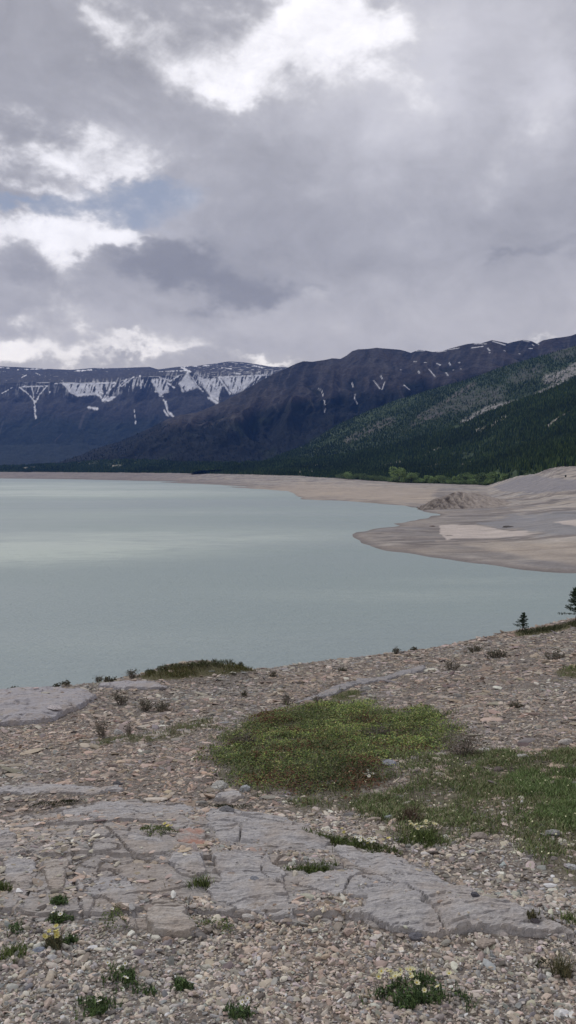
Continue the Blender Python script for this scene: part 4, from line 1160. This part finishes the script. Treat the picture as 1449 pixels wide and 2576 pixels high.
SNOW_FAR = [  # strokes: points, half width
 ([(55, 975), (75, 990), (90, 1008), (92, 1020)], 2.2), ([(122, 972), (105, 992), (94, 1012)], 2.0), ([(85, 972), (90, 1000)], 1.8), ([(91, 1024), (93, 1036)], 2.2), ([(92, 1040), (95, 1052)], 2.6),
 ([(60, 973), (125, 971)], 2.0), ([(104, 972), (98, 990)], 1.6),
 ([(163, 963), (180, 985), (200, 996)], 3.6), ([(200, 993), (245, 990), (258, 998)], 4.2), ([(180, 965), (240, 965), (295, 963)], 2.6), ([(262, 1008), (275, 998)], 3.2), ([(270, 1005), (290, 999)], 4.0),
 ([(226, 1025), (247, 1028)], 3.6), ([(295, 965), (275, 985), (262, 1005)], 2.4), ([(225, 966), (215, 985)], 1.8), ([(250, 966), (262, 985)], 1.8), ([(270, 966), (272, 978)], 1.8),
 ([(320, 955), (300, 975)], 2.2), ([(340, 948), (310, 972)], 2.0), ([(355, 946), (358, 975)], 2.4), ([(340, 1030), (342, 1050)], 1.2), ([(343, 1060), (343, 1066)], 1.4),
 ([(387, 958), (395, 975), (408, 992)], 5.0), ([(395, 985), (425, 986)], 3.0), ([(405, 950), (430, 958), (450, 947)], 2.6), ([(420, 960), (440, 975)], 2.2), ([(404, 996), (412, 998)], 2.2),
 ([(418, 1012), (424, 1035), (438, 1048)], 3.4), ([(415, 1032), (425, 1047)], 2.2), ([(414, 1005), (420, 1025)], 1.2),
 ([(474, 940), (480, 958), (492, 972)], 5.0), ([(470, 945), (455, 965), (462, 985)], 3.4), ([(485, 950), (500, 972), (512, 985)], 2.6), ([(500, 948), (520, 958)], 2.0), ([(468, 966), (485, 972)], 4.0),
 ([(515, 972), (530, 990), (535, 1005), (548, 1014)], 4.4), ([(525, 1000), (545, 1010)], 3.0), ([(505, 955), (535, 985)], 2.0), ([(540, 950), (535, 985)], 2.0), ([(545, 975), (560, 972)], 2.0),
 ([(552, 950), (565, 968), (580, 990)], 3.0), ([(575, 950), (580, 972), (592, 990)], 2.6), ([(600, 948), (605, 965), (612, 978)], 2.8), ([(552, 949), (680, 943)], 2.4), ([(625, 948), (628, 965)], 2.2), ([(645, 945), (640, 958)], 2.4), ([(590, 962), (600, 985)], 1.8), ([(660, 942), (650, 955)], 2.2),
 ([(10, 990), (38, 974)], 1.4), ([(128, 991), (130, 985)], 1.5), ([(143, 966), (160, 963)], 1.4),
 ([(460, 925), (480, 935)], 3.2), ([(400, 935), (470, 932)], 1.2), ([(500, 922), (540, 918)], 1.3), ([(560, 925), (600, 930)], 1.2), ([(450, 922), (500, 921)], 1.5), ([(640, 920), (660, 925)], 2.0),
 ([(0, 924), (30, 926)], 1.2), ([(50, 930), (130, 927)], 1.2), ([(190, 934), (235, 930)], 1.3), ([(60, 950), (75, 942)], 1.0), ([(250, 927), (310, 923)], 1.0), ([(590, 938), (605, 940)], 1.4), ([(0, 936), (20, 934)], 1.0), ([(95, 938), (110, 946)], .9)]
def crop3(P): return [(724.5 + a * .5, 817.6 + b * .5) for a, b in P]
SNOW_MID = [(crop3(P), w) for P, w in [([(150, 318), (168, 330), (176, 360)], 1.2), ([(180, 378), (186, 400)], 1.8), ([(188, 420), (182, 438)], 2.2), ([(318, 290), (326, 312)], 2.0), ([(335, 348), (333, 370), (346, 396)], 1.8),
    ([(427, 278), (458, 320)], 1.8), ([(482, 288), (470, 325)], 2.0), ([(462, 256), (470, 270)], 1.8), ([(580, 303), (607, 326)], 2.0), ([(650, 232), (656, 242)], 2.2), ([(703, 222), (732, 258)], 1.9), ([(742, 194), (760, 201)], 1.8),
    ([(803, 190), (810, 202)], 1.8), ([(788, 240), (798, 254)], 2.0), ([(560, 224), (564, 226)], 1.2), ([(625, 184), (640, 184)], 1.0), ([(680, 188), (690, 189)], 1.2), ([(850, 188), (856, 190)], 1.6), ([(820, 226), (826, 226)], 1.2), ([(860, 220), (864, 222)], 1.4),
    ([(995, 118), (1003, 128)], 2.8), ([(915, 115), (972, 107)], 1.6), ([(1018, 82), (1080, 100)], 2.2), ([(928, 95), (990, 95)], 1.3), ([(1170, 78), (1200, 84)], 1.4), ([(1200, 118), (1216, 118)], 1.6), ([(1216, 98), (1224, 104)], 1.8), ([(1225, 86), (1250, 98)], 1.8),
    ([(800, 124), (850, 116)], 1.3), ([(1075, 128), (1082, 130)], 1.4), ([(1148, 142), (1154, 146)], 1.4), ([(640, 130), (680, 130)], 1.2), ([(740, 137), (790, 130)], 1.0), ([(1000, 138), (1006, 140)], 1.2)]]
def strokes(U, V, L, jx=0, wk=1.0):
    s = np.zeros(U.shape)
    for P, w in L:
        d = d_line(U, V, P)
        s = np.maximum(s, sstep(w * 1.6 * wk, w * .4 * wk, d + jx))
    return s

def build_mountains():
    # ---- far range with snow filled cliff band
    us = np.concatenate([np.linspace(-1700, -70, 60), np.arange(-60, 800, 1.5), np.linspace(810, 1900, 30)])
    foot = [(-1700, 1187, 8200), (1900, 1187, 8200)]
    mid = [(-1700, 1120, 9600), (0, 1118, 9600), (1900, 1118, 9600)]
    cb = [(-1700, 1020, 10700), (0, 1012, 10700), (400, 1004, 10700), (700, 990, 10700), (1900, 1000, 10700)]
    ct = [(-1700, 970, 11000), (0, 966, 11000), (60, 962, 11000), (160, 962, 11000), (290, 962, 11000), (340, 950, 11000), (370, 947, 11000), (440, 946, 11000), (476, 939, 11000), (520, 947, 11000), (600, 946, 11000), (690, 938, 11000), (1900, 940, 11000)]
    cr = [(-1700, 930, 13500), (-200, 926, 13500), (0, 921, 13500), (60, 924, 13500), (125, 928, 13500), (180, 930, 13500), (240, 926, 13500), (300, 926, 13500), (350, 924, 13500), (380, 923, 13500), (400, 929, 13500), (450, 923, 13500), (500, 920, 13500), (545, 914, 13500), (575, 909, 13500), (600, 910, 13500), (640, 915, 13500), (680, 922, 13500), (760, 926, 13500), (1900, 930, 13500)]
    def colA(U, V, X, D, Z, G, T):
        n = fbm(X / 300, D / 500, 4, 500)
        C = np.broadcast_to(np.array([.052, .050, .050]), U.shape + (3,)).copy()
        C = mixn(C, (.026, .034, .030), sstep(1030, 1075, V + 25 * n))
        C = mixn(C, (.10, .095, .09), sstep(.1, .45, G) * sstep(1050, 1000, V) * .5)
        pl = sstep(.02, -.3, (V - np.interp(U, [p[0] for p in ct], [p[1] for p in ct])) / 20.)
        C = mixn(C, (.075, .07, .07), pl * .8)
        C = C * (1 + .6 * fbm(U / 6, V / 4, 4, 540))[..., None]
        stk = strokes(U, V, [([(203, 1075), (215, 1040), (228, 1030)], 3.0), ([(0, 1100), (12, 1060)], 1.2), ([(85, 1075), (110, 1060)], .8), ([(140, 1110), (160, 1090)], 1.)])
        C = mixn(C, (.13, .12, .115), stk * .5)
        j = 2.6 * fbm(U * .22, V * .14, 4, 505) + 2.0 * fbm(U * .08, V * .08, 2, 507)
        s = strokes(U, V, SNOW_FAR, j + .5, .85) * sstep(-.42, -.05, fbm(U / 5, V / 5, 3, 508) + .25)
        for pl_ in ([(163, 963), (250, 966), (262, 990), (200, 996), (182, 985)], [(385, 955), (420, 950), (428, 985), (405, 992)], [(452, 965), (472, 940), (500, 975), (470, 985)], [(505, 955), (560, 950), (552, 1010), (530, 995)], [(560, 950), (650, 945), (610, 985), (585, 990)], [(262, 1008), (290, 998), (285, 1006), (268, 1010)]):
            s = np.maximum(s, sstep(-3, 2, sd_poly(U, V, pl_) + j) * sstep(-.12, .22, ridged(U / 9 + V * .03, V / 40, 3, 522) - .25))
        # broken snow between the ribs and along the cliff edge
        v0 = np.interp(U, [p[0] for p in ct], [p[1] for p in ct])
        b = sstep(30, 2, np.abs(V - v0 - 14)) * sstep(.50, .80, ridged(U / 11 + V * .02, V / 60, 3, 520) + .5 * fbm(U / 60, V / 50, 2, 521) - .10)
        e = sstep(150, 200, U) * .9 + .25
        s = np.maximum(s, b * e * .8)
        s2 = sstep(1.2, .3, np.abs(V - v0 - .6 + .8 * fbm(U * .1, 0 * U, 2, 9))) * sstep(-.2, .3, fbm(U * .03, 0 * U, 2, 19)) * sstep(40, 60, U)
        s = np.maximum(s, s2 * .8)
        pt_ = sstep(.42, .6, fbm(U / 14, V / 2.2, 3, 530) + .25 * sstep(400, 600, U)) * (V < v0 - 4)
        s = np.maximum(s, pt_ * .55)
        C = mixn(C, (.95, .95, .96), s)
        return C, None
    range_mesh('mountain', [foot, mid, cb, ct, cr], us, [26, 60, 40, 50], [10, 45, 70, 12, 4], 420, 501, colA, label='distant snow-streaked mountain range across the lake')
    # ---- middle mountain
    us = np.concatenate([np.linspace(-400, -30, 14), np.arange(-20, 1480, 2.2), np.linspace(1490, 2500, 60)])
    crB = [(-400, 1184), (0, 1181), (100, 1172), (150, 1163), (200, 1146), (250, 1126), (300, 1112), (350, 1090), (400, 1066), (430, 1052), (455, 1045), (500, 1038), (560, 1012), (620, 980), (650, 962), (680, 946), (724, 925), (745, 915), (762, 909), (785, 910), (815, 906), (835, 902), (855, 904), (870, 896), (885, 884), (900, 879), (925, 879), (945, 876), (975, 878), (1005, 880), (1020, 884), (1030, 887), (1050, 880), (1065, 882), (1085, 886), (1110, 884), (1130, 877), (1170, 866), (1185, 864), (1205, 865), (1232, 857), (1250, 860), (1272, 864), (1285, 860), (1310, 855), (1330, 858), (1345, 864), (1358, 856), (1380, 852), (1410, 848), (1430, 844), (1449, 836), (1600, 812), (1900, 830), (2500, 900)]
    dB = lambda u: float(np.interp(u, [-400, 0, 400, 900, 1449, 2500], [5200, 5600, 6600, 7600, 7000, 6500]))
    crB = [(u, v, dB(u)) for u, v in crB]
    ftB = [(u, v + 3, d) for u, v, d in [(-400, 1184, 4900), (0, 1182, 5100), (400, 1180, 5000), (800, 1178, 4900), (1449, 1160, 4600), (2500, 1160, 4500)]]
    md = [(-400, 1184, 5050), (0, 1182, 5300), (150, 1174, 5500), (300, 1146, 5700), (450, 1115, 5900), (700, 1072, 6100), (900, 1040, 6200), (1200, 1020, 6000), (1449, 1000, 5800), (2500, 1010, 5500)]
    def colB(U, V, X, D, Z, G, T):
        n = fbm(X / 350, D / 350, 5, 600); n2 = fbm(X / 90, D / 200, 4, 605)
        C = np.broadcast_to(np.array([.030, .032, .042]), U.shape + (3,)).copy()
        C = mixn(C, (.046, .040, .043), sstep(-.1, .4, n)); C = mixn(C, (.032, .031, .036), sstep(.05, .4, n2 - .3 * G))
        C = mixn(C, (.075, .063, .058), sstep(.3, .7, G) * .5); C = mixn(C, (.022, .023, .030), sstep(.25, -.25, G) * .75)  # relief shading put into the colour: paler ribs, darker gullies
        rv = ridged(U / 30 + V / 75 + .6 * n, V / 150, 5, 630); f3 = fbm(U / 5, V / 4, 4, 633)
        C = mixn(C, (.020, .021, .028), sstep(.30, -.05, rv) * .7); C = mixn(C, (.085, .08, .082), sstep(.5, .8, rv) * .6)  # finer painted shading: dark ravines, lighter spurs
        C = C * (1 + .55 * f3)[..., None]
        tl = np.interp(U, [300, 450, 600, 800, 1000, 1200, 1449], [1060, 1050, 1025, 972, 955, 925, 880])
        vg = sstep(-22, 22, V - tl + 45 * n + 18 * n2 - 55 * (G - .2))
        C = mixn(C, (.010, .014, .015), vg * .95)
        lt = sstep(.15, .5, fbm(X / 250 + 3, D / 200, 4, 611)) * vg
        C = mixn(C, (.03, .042, .024), lt * .5)
        C = mixn(C, (.12, .115, .10), strokes(U, V, [([(515, 1075), (560, 1055), (590, 1048)], 3), ([(690, 1020), (700, 1035)], 3), ([(780, 1000), (790, 1030)], 2)], 1.5 * n2) * .35)
        C = mixn(C, (.85, .86, .90), strokes(U, V, SNOW_MID, .9 * fbm(U * .3, V * .3, 3, 620), .55) * .8)
        return C, vg
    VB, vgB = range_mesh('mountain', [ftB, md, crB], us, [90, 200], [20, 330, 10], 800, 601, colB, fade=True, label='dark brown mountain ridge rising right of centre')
    # ---- wooded shoulder
    us = np.concatenate([np.arange(480, 1560, 2.4), np.linspace(1570, 2500, 50)])
    crC = [(480, 1184, 4300), (600, 1174, 4400), (660, 1163, 4500), (724, 1138, 4700), (774, 1117, 4800), (815, 1090, 4900), (849, 1068, 5000), (920, 1036, 5000), (1004, 1004, 5000), (1090, 978, 5000), (1174, 954, 5000), (1240, 930, 4900), (1289, 915, 4800), (1370, 892, 4700), (1449, 868, 4600), (1700, 835, 4400), (2500, 900, 4200)]
    ftC = [(480, 1186, 3700), (724, 1184, 3400), (1000, 1176, 3100), (1449, 1150, 2900), (2500, 1150, 2800)]
    def colC(U, V, X, D, Z, G, T):
        n = fbm(X / 160, D / 220, 5, 700); n2 = fbm(X / 45, D / 90, 4, 705)
        C = np.broadcast_to(np.array([.05, .075, .038]), U.shape + (3,)).copy()
        C = mixn(C, (.06, .078, .036), sstep(.1, .5, fbm(X / 250, D / 250, 4, 710)) * .7)
        r = strokes(U, V, [(crop3([(650, 465), (760, 400), (935, 290)]), 5), (crop3([(620, 500), (700, 470), (760, 450)]), 6), (crop3([(300, 580), (420, 520), (520, 480)]), 10), (crop3([(230, 465), (350, 420), (470, 395)]), 5)], 5 * n2 + 3 * n)
        r2 = strokes(U, V, [(crop3([(830, 410), (920, 370), (1040, 350)]), 22), (crop3([(700, 450), (820, 420)]), 12), (crop3([(1130, 270), (1250, 230)]), 14), (crop3([(1340, 150), (1449, 120)]), 14)], 12 * n2 + 10 * n)
        r3 = strokes(U, V, [(crop3([(880, 490), (1000, 420), (1160, 390), (1300, 330), (1340, 290), (1449, 230)]), 8), (crop3([(1290, 270), (1380, 240), (1449, 200)]), 11), (crop3([(1180, 400), (1290, 350), (1449, 290)]), 5), (crop3([(960, 480), (1060, 440)]), 8)], 8 * n2 + 5 * n)
        brk = sstep(-.22, .18, fbm(U / 7, V / 4, 4, 720) + .25 * n2); brk2 = sstep(-.1, .3, fbm(U / 12 + V / 8, V / 4, 4, 725))
        r, r2, r3 = r * brk * .9, r2 * np.clip(brk2 + .35, 0, 1), r3 * np.clip(brk + .2, 0, 1)
        C = mixn(C, (.14, .12, .12), r * .85); C = mixn(C, (.12, .112, .118), r2 * .65); C = mixn(C, (.30, .285, .275), r3)
        gl = strokes(U, V, [(crop3([(230, 560), (430, 450), (640, 370)]), 9), (crop3([(120, 620), (260, 560)]), 5)], 8 * n2)
        C = mixn(C, (.08, .115, .05), gl * .45 * (1 - r2))
        return C, 1 - np.maximum(np.maximum(r, .85 * r2), np.maximum(r3, .2 * gl))
    VC, vgC = range_mesh('hill', [ftC, crC], us, [260], [20, 6], 330, 701, colC, power=1.05, back=(.35, 900), label='wooded shoulder with grey rock bands below the brown ridge')
    # ---- near wooded slope and foreland
    us = np.concatenate([np.linspace(-1500, -60, 60), np.arange(-50, 1560, 2.2), np.linspace(1570, 2500, 60)])
    crD = [(-1500, 1172, 5900), (0, 1173, 5500), (60, 1170, 5500), (150, 1167, 5300), (230, 1160, 5100), (300, 1156, 4900), (380, 1158, 4700), (470, 1163, 4500), (560, 1165, 4200), (650, 1163, 3900), (724, 1160, 3600), (850, 1148, 3500), (940, 1130, 3400), (1000, 1116, 3400), (1080, 1094, 3350), (1130, 1076, 3300), (1170, 1062, 3300), (1230, 1034, 3200), (1300, 1008, 3100), (1370, 985, 3050), (1449, 952, 3000), (1700, 880, 2900), (2500, 920, 2800)]
    ftD = [(u, v + 1.0, d) for u, v, d in FEDGE]
    mdD = []
    for u in (-1500, -700, 0, 200, 400, 600, 724, 850, 1000, 1100, 1200, 1300, 1400, 1500, 1700, 2500):
        f = float(interp(u, ftD, 1)); c = float(interp(u, crD, 1)); mdD.append((u, f + (c - f) * .38, float(interp(u, ftD, 2)) * .45 + float(interp(u, crD, 2)) * .55))
    def colD(U, V, X, D, Z, G, T):
        n = fbm(X / 160, D / 220, 5, 800); n2 = fbm(X / 40, D / 90, 4, 805)
        C = np.broadcast_to(np.array([.05, .075, .036]), U.shape + (3,)).copy()
        C = mixn(C, (.05, .066, .03), sstep(.1, .5, fbm(X / 200, D / 250, 4, 810)) * .7)
        clr = sstep(-.25, .1, fbm(U / 6, V / 3, 3, 820)) * strokes(U, V, [(crop3([(680, 660), (740, 630), (760, 620)]), 3), (crop3([(940, 535), (1030, 500), (1080, 460)]), 4), (crop3([(1300, 510), (1350, 470), (1400, 440)]), 3), (crop3([(690, 730), (760, 705)]), 5), (crop3([(855, 725), (925, 685)]), 4.5),
                      (crop3([(470, 712), (560, 692)]), 3.5), (crop3([(80, 712), (150, 703)]), 2), (crop3([(60, 745), (115, 740)]), 4.5), (crop3([(370, 655), (410, 648)]), 1.2), (crop3([(870, 710), (900, 700)]), 5),
                      ([(195, 1165), (255, 1160)], 1.0), ([(280, 1172), (305, 1171)], 1.6), ([(225, 1168), (240, 1167)], 1.2), ([(62, 1168.5), (69, 1168.5)], 1.6), ([(60, 1178), (90, 1175)], 2)], 2.0 * n2)
        C = mixn(C, (.36, .33, .28), clr * .9)
        return C, (1 - clr) * sstep(-.55, -.2, n)
    VD, vgD = range_mesh('hill', [ftD, mdD, crD], us, [90, 150], [1.5, 14, 5], 240, 801, colD, back=(.3, 700), label='near dark wooded slope above the sandy shore')

    # ---- conifers as a mass
    rng = np.random.default_rng(55)
    def cones(V, veg, n, hm, colset, umin=-300, umax=1900, dmax=1e9):
        R, Cc = V.shape[:2]
        Vm = V[:-1, :-1]; Vr = V[:-1, 1:]; Vd = V[1:, :-1]
        area = np.abs((Vr[..., 0] - Vm[..., 0]) * (Vd[..., 1] - Vm[..., 1])) ; 
        up = np.abs((Vr[..., 0] - Vm[..., 0])) * np.abs(Vd[..., 2] - Vm[..., 2])
        Upix = CX + F * V[:-1, :-1, 0] / V[:-1, :-1, 1]
        w = (area + up) * veg[:-1, :-1] ** 2 * (Upix > umin) * (Upix < umax)
        w[-2:] = 0
        w = w / Vm[..., 1] ** 1.5
        p = (w / w.sum()).ravel()
        k = rng.choice(len(p), n, p=p); i, j = np.divmod(k, Cc - 1)
        a, b = rng.uniform(size=n), rng.uniform(size=n)
        P = Vm[i, j] + (Vr[i, j] - Vm[i, j]) * a[:, None] + (Vd[i, j] - Vm[i, j]) * b[:, None]
        h = hm * rng.uniform(.55, 1.3, n) * (1 + .3 * fbm(P[:, 0] / 80, P[:, 1] / 80, 2, 66)); r = h * rng.uniform(.16, .26, n)
        s = 5; an = np.arange(s) * 2 * np.pi / s
        ring = np.stack([np.cos(an), np.sin(an), 0 * an], -1)
        base = P[:, None] + ring[None] * r[:, None, None]; base[:, :, 2] += (h * .06)[:, None]
        tip = P.copy(); tip[:, 2] += h; tip[:, 0] += rng.normal(size=n) * h * .03
        VV = np.concatenate([base, tip[:, None]], 1)
        o = (np.arange(n) * (s + 1))[:, None, None]
        f = np.array([[q, (q + 1) % s, s] for q in range(s)])[None] + o
        cl = fbm(P[:, 0] / 260, P[:, 1] / 300, 5, 67) * 1.3 + .02
        c = np.array(colset)[rng.integers(0, len(colset), n)] * (1 + .5 * cl)[:, None] * rng.uniform(.7, 1.3, (n, 1))
        return VV.reshape(-1, 3), f.reshape(-1, 3), np.repeat(np.clip(c, .008, .3), s + 1, 0)
    dk = [(.036, .060, .025), (.048, .078, .030), (.028, .048, .026), (.068, .098, .036)]
    A = cones(VD, vgD, 110000, 11.5, dk)
    B = cones(VC, vgC, 45000, 11, dk)
    E = cones(VB, vgB, 14000, 11, [(.013, .018, .015), (.016, .021, .016)])
    V, Fc, C = [], [], []; o = 0
    for v, f, c in (A, B, E):
        V.append(v); Fc.append(f + o); C.append(c); o += len(v)
    me = mesh_np('forest', np.concatenate(V), [np.concatenate(Fc)], np.concatenate(C))
    tag(link('forest', me, M_TREEFAR), 'dense dark conifer forest covering the slopes beyond the lake', 'forest', kind='stuff')

def round_tree(u, v, d, wpx, hpx, lab, seed, cols, grp=None, name='leafy_tree'):
    rng = np.random.default_rng(seed)
    x, y, z = [float(q) for q in pt(u, v, d)]
    W = wpx / F * y * .58; H = hpx / F * y * 1.35
    root = empty(name, (x, y, z)); tag(root, lab, 'tree', grp)
    P = [tube((0, 0, -2), (0, 0, H * .45), .035 * H, .025 * H, (.07, .06, .05), 6)]
    for k in range(4):
        a = k * 1.6 + seed; P.append(tube((0, 0, H * .25), (W * .5 * math.cos(a), W * .5 * math.sin(a), H * .65), .02 * H, .008 * H, (.07, .06, .05), 5))
    link('trunk', mesh_np('trunk', *join(P)), M_TREEFAR, root)
    nc = 12; n = 1500
    ca = rng.uniform(0, 6.28, nc); cr_ = np.sqrt(rng.uniform(0, 1, nc)) * .62
    cen = np.stack([cr_ * np.cos(ca) * W, cr_ * np.sin(ca) * W, H * rng.uniform(.3, .78, nc)], -1)
    k = rng.integers(0, nc, n); dirs = rng.normal(size=(n, 3)); dirs /= np.linalg.norm(dirs, axis=1, keepdims=True)
    q = cen[k] + dirs * (rng.uniform(.3, 1, (n, 1)) ** .5) * np.array([W * .42, W * .42, H * .24])
    q[:, 2] = np.maximum(q[:, 2], H * .03)
    sh = rng.uniform(.75, 1.25, nc)[k]
    col = np.array(cols)[rng.integers(0, len(cols), n)] * sh[:, None]
    link('crown', mesh_np('crown', *join([leaves(q[:, 0], q[:, 1], q[:, 2], rng.uniform(.5, 1.1, n) * H * .055, col, rng, up=0, asp=.7)])), M_TREEFAR, root)

def build_far_trees():
    lg = [(.22, .31, .12), (.27, .36, .15), (.17, .25, .10)]; mg = [(.14, .20, .09), (.17, .23, .10), (.10, .15, .07)]
    rng = np.random.default_rng(88)
    spec = [(1004, 1206, 2080, 50, 26, 'big bright green broadleaf tree in the middle of the shore thicket', lg), (1035, 1210, 2060, 34, 18, 'bright green rounded tree right of the big bright one in the thicket', lg),
            (876, 1206, 2380, 28, 15, 'pale green tree at the left end of the shore thicket', lg), (1240, 1221, 1780, 40, 27, 'green tree at the right end of the thicket where the gravel bank starts', lg),
            (1210, 1219, 1800, 36, 24, 'green tree second from the right end of the thicket', mg), (1268, 1211, 1640, 30, 16, 'light green tree on the edge of the gravel bank', lg), (1172, 1212, 1900, 44, 18, 'pale tree behind the right end of the thicket', lg),
            (1318, 1197, 1560, 24, 12, 'low green tree above the gravel bank', mg)]
    for i, (u, v, d, w, h, lab, c) in enumerate(spec):
        round_tree(u, v, d, w, h, lab, 900 + i, c, 'broadleaf trees along the far shore')
    for i in range(30):
        u = 862 + i * 12.9 + rng.uniform(-4, 4)
        v = float(interp(u, FEDGE, 1)) + .6; d = float(interp(u, FEDGE, 2)) - rng.uniform(0, 25)
        round_tree(u, v, d, rng.uniform(20, 36), rng.uniform(8, 15) * (1.3 if i > 9 else .9), 'small rounded green bush in the row at the edge of the far sandy flats', 950 + i, mg if rng.uniform() < (.7 if i < 10 else .25) else lg, 'small green bushes along the edge of the flats', 'shore_bush')
    conifer(1423, 1221, 26, 13, 'lone dark pointed tree standing on the gravel bank at far right', 71, d=1150, name='pine_tree', needles=.6)
    for i, (u, h, lab) in enumerate([(1403, 15, 'short dark conifer on the bank top, left of a trio'), (1422, 22, 'tallest dark conifer of the trio on the bank top'), (1441, 17, 'dark conifer on the bank top at the right edge')]):
        v = float(interp(u, FEDGE, 1)) + 1
        conifer(u, v, h, h * .5, lab, 200 + i, d=float(interp(u, FEDGE, 2)) - 5, name='pine_tree', needles=.6)

# ------------------------------------------------------------------ water
def build_water():
    m = NT('lake_water')
    n1 = m.noise(1.1, 4, .6, src=m.map((1, 2.2, 1))); n2 = m.noise(.25, 3, .5, src=m.map((1, 2.5, 1)))
    band = m.noise(.0035, 5, .55, src=m.map((.45, 1.6, 1)), dist=.6)
    big = m.noise(.0012, 4, .5, src=m.map((.6, 1.5, 1)))
    c = m.ramp(big, [(.35, (.30, .365, .375)), (.6, (.34, .405, .41))])
    c = m.mixc(m.ramp(band, [(.45, 0.0), (.68, .5)]), c, (.30, .375, .365))
    m.bump(m.math('ADD', m.math('MULTIPLY', n1, .7), n2), .75, .8)
    sunlit = m.attr('sun_patch').outputs['Fac']
    c = m.mixc(m.math('MULTIPLY', sunlit, .85), c, (.54, .61, .56))  # sun patches mixed in as a paler water colour
    r = m.ramp(band, [(.38, .36), (.62, .58)])
    mt = m.fin(c, r, .5)
    m.b.inputs['IOR'].default_value = 1.33
    us = np.concatenate([np.linspace(-7000, -300, 40), np.arange(-280, 1700, 7.), np.linspace(1750, 7000, 40)])
    ds = np.exp(np.linspace(math.log(20), math.log(12000), 1100))
    U, Y = np.meshgrid(us, ds); X = (U - CX) / F * Y
    # long patches of sunlight across the lake, painted into the water colour
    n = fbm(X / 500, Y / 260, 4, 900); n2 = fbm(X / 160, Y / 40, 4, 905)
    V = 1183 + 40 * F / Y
    sunlit = np.zeros(U.shape)
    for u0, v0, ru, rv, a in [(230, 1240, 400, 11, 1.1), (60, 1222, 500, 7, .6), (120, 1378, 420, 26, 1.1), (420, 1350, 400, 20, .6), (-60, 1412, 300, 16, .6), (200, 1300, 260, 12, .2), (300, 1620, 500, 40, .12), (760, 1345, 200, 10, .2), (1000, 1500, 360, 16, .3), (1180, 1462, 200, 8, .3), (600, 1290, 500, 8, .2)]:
        sunlit += a * np.exp(-((U - u0) / ru) ** 2 - ((V - v0 + 9 * n + 4 * n2) / rv) ** 2)
    sunlit = np.clip(1.35 * sunlit * (.75 + .6 * n2 + .8 * fbm(U / 90 + V / 9, V / (1.2 + .012 * (V - 1183)), 4, 907)) + .16 * n + .10 * fbm(U / 160, V / (2.5 + .02 * (V - 1183)), 4, 908), 0, 1)
    me = mesh_np('water', np.stack([X, Y, 0 * X + LAKE], -1).reshape(-1, 3), [grid_faces(*X.shape)], extra={'sun_patch': sunlit.ravel()})
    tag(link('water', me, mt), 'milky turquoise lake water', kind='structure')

def build_haze():
    m = bpy.data.materials.new('haze'); m.use_nodes = True; t = m.node_tree; t.nodes.clear()
    o = t.nodes.new('ShaderNodeOutputMaterial'); v = t.nodes.new('ShaderNodeVolumePrincipled')
    v.inputs['Color'].default_value = (.12, .32, 1, 1); v.inputs['Density'].default_value = 2.5e-5; v.inputs['Anisotropy'].default_value = .25
    t.links.new(v.outputs[0], o.inputs['Volume'])
    x0, x1, y0, y1, z0, z1 = -15500, 15500, -500, 15600, LAKE - 8, 2350
    V = np.array([(x, y, z) for x in (x0, x1) for y in (y0, y1) for z in (z0, z1)], float)
    f = np.array([(0, 1, 3, 2), (4, 6, 7, 5), (0, 4, 5, 1), (2, 3, 7, 6), (0, 2, 6, 4), (1, 5, 7, 3)])
    tag(link('haze', mesh_np('haze', V, [f]), m), 'thin blue haze over the valley', 'haze', kind='stuff')

# ------------------------------------------------------------------ assemble
build_world()
build_ground(); build_sheet(); build_slabs(); build_gravel(); build_stones()
build_ground_cover(); build_clumps(); build_bushes(); hummock()
conifer(1314, 1588, 48, 46, 'little wind-bent conifer alone on the brow at the right', 61, lean=.10, name='young_conifer')
conifer(1449, 1560, 84, 84, 'young conifer cut off by the right edge of the picture', 62, lean=.02, name='young_conifer', sparse=.3)
build_water(); build_shore(); build_mound()
far_rock(1279, 527, 5.5, 1.5, 'dark low boulder on the pale mud pan', 1)
far_rock(1134, 480, 5.0, .5, 'flat dark rock at the lower left rim of the pale mud pan', 2)
far_rock(1087, 560, 2.5, .8, 'small reddish dark rock on the spit left of the pan', 3, (.12, .08, .07))
build_mountains(); build_far_trees()
build_haze()

sun = bpy.data.lights.new('sun', 'SUN'); sun.energy = 1.5; sun.angle = math.radians(10); sun.color = (1, .96, .90)
so = bpy.data.objects.new('sun', sun); COL.objects.link(so)
from mathutils import Vector
dv = Vector((math.sin(SUN_AZ) * math.cos(SUN_EL), math.cos(SUN_AZ) * math.cos(SUN_EL), math.sin(SUN_EL)))
so.rotation_euler = dv.to_track_quat('Z', 'Y').to_euler()

cam = bpy.data.cameras.new('camera'); co = bpy.data.objects.new('camera', cam); COL.objects.link(co)
cam.sensor_fit = 'VERTICAL'; cam.sensor_height = 24; cam.lens = F * 24 / 2576
cam.clip_start = .05; cam.clip_end = 60000
co.location = (0, 0, EYE); co.rotation_euler = (math.pi / 2 - PITCH, 0, 0)
SC.camera = co
SC.render.resolution_x, SC.render.resolution_y = 576, 1024
vs = SC.view_settings; vs.view_transform = 'Standard'; vs.look = 'None'; vs.exposure = 0; vs.gamma = 1
SC.cycles.use_denoising = True
SC.cycles.max_bounces = 5; SC.cycles.volume_bounces = 0
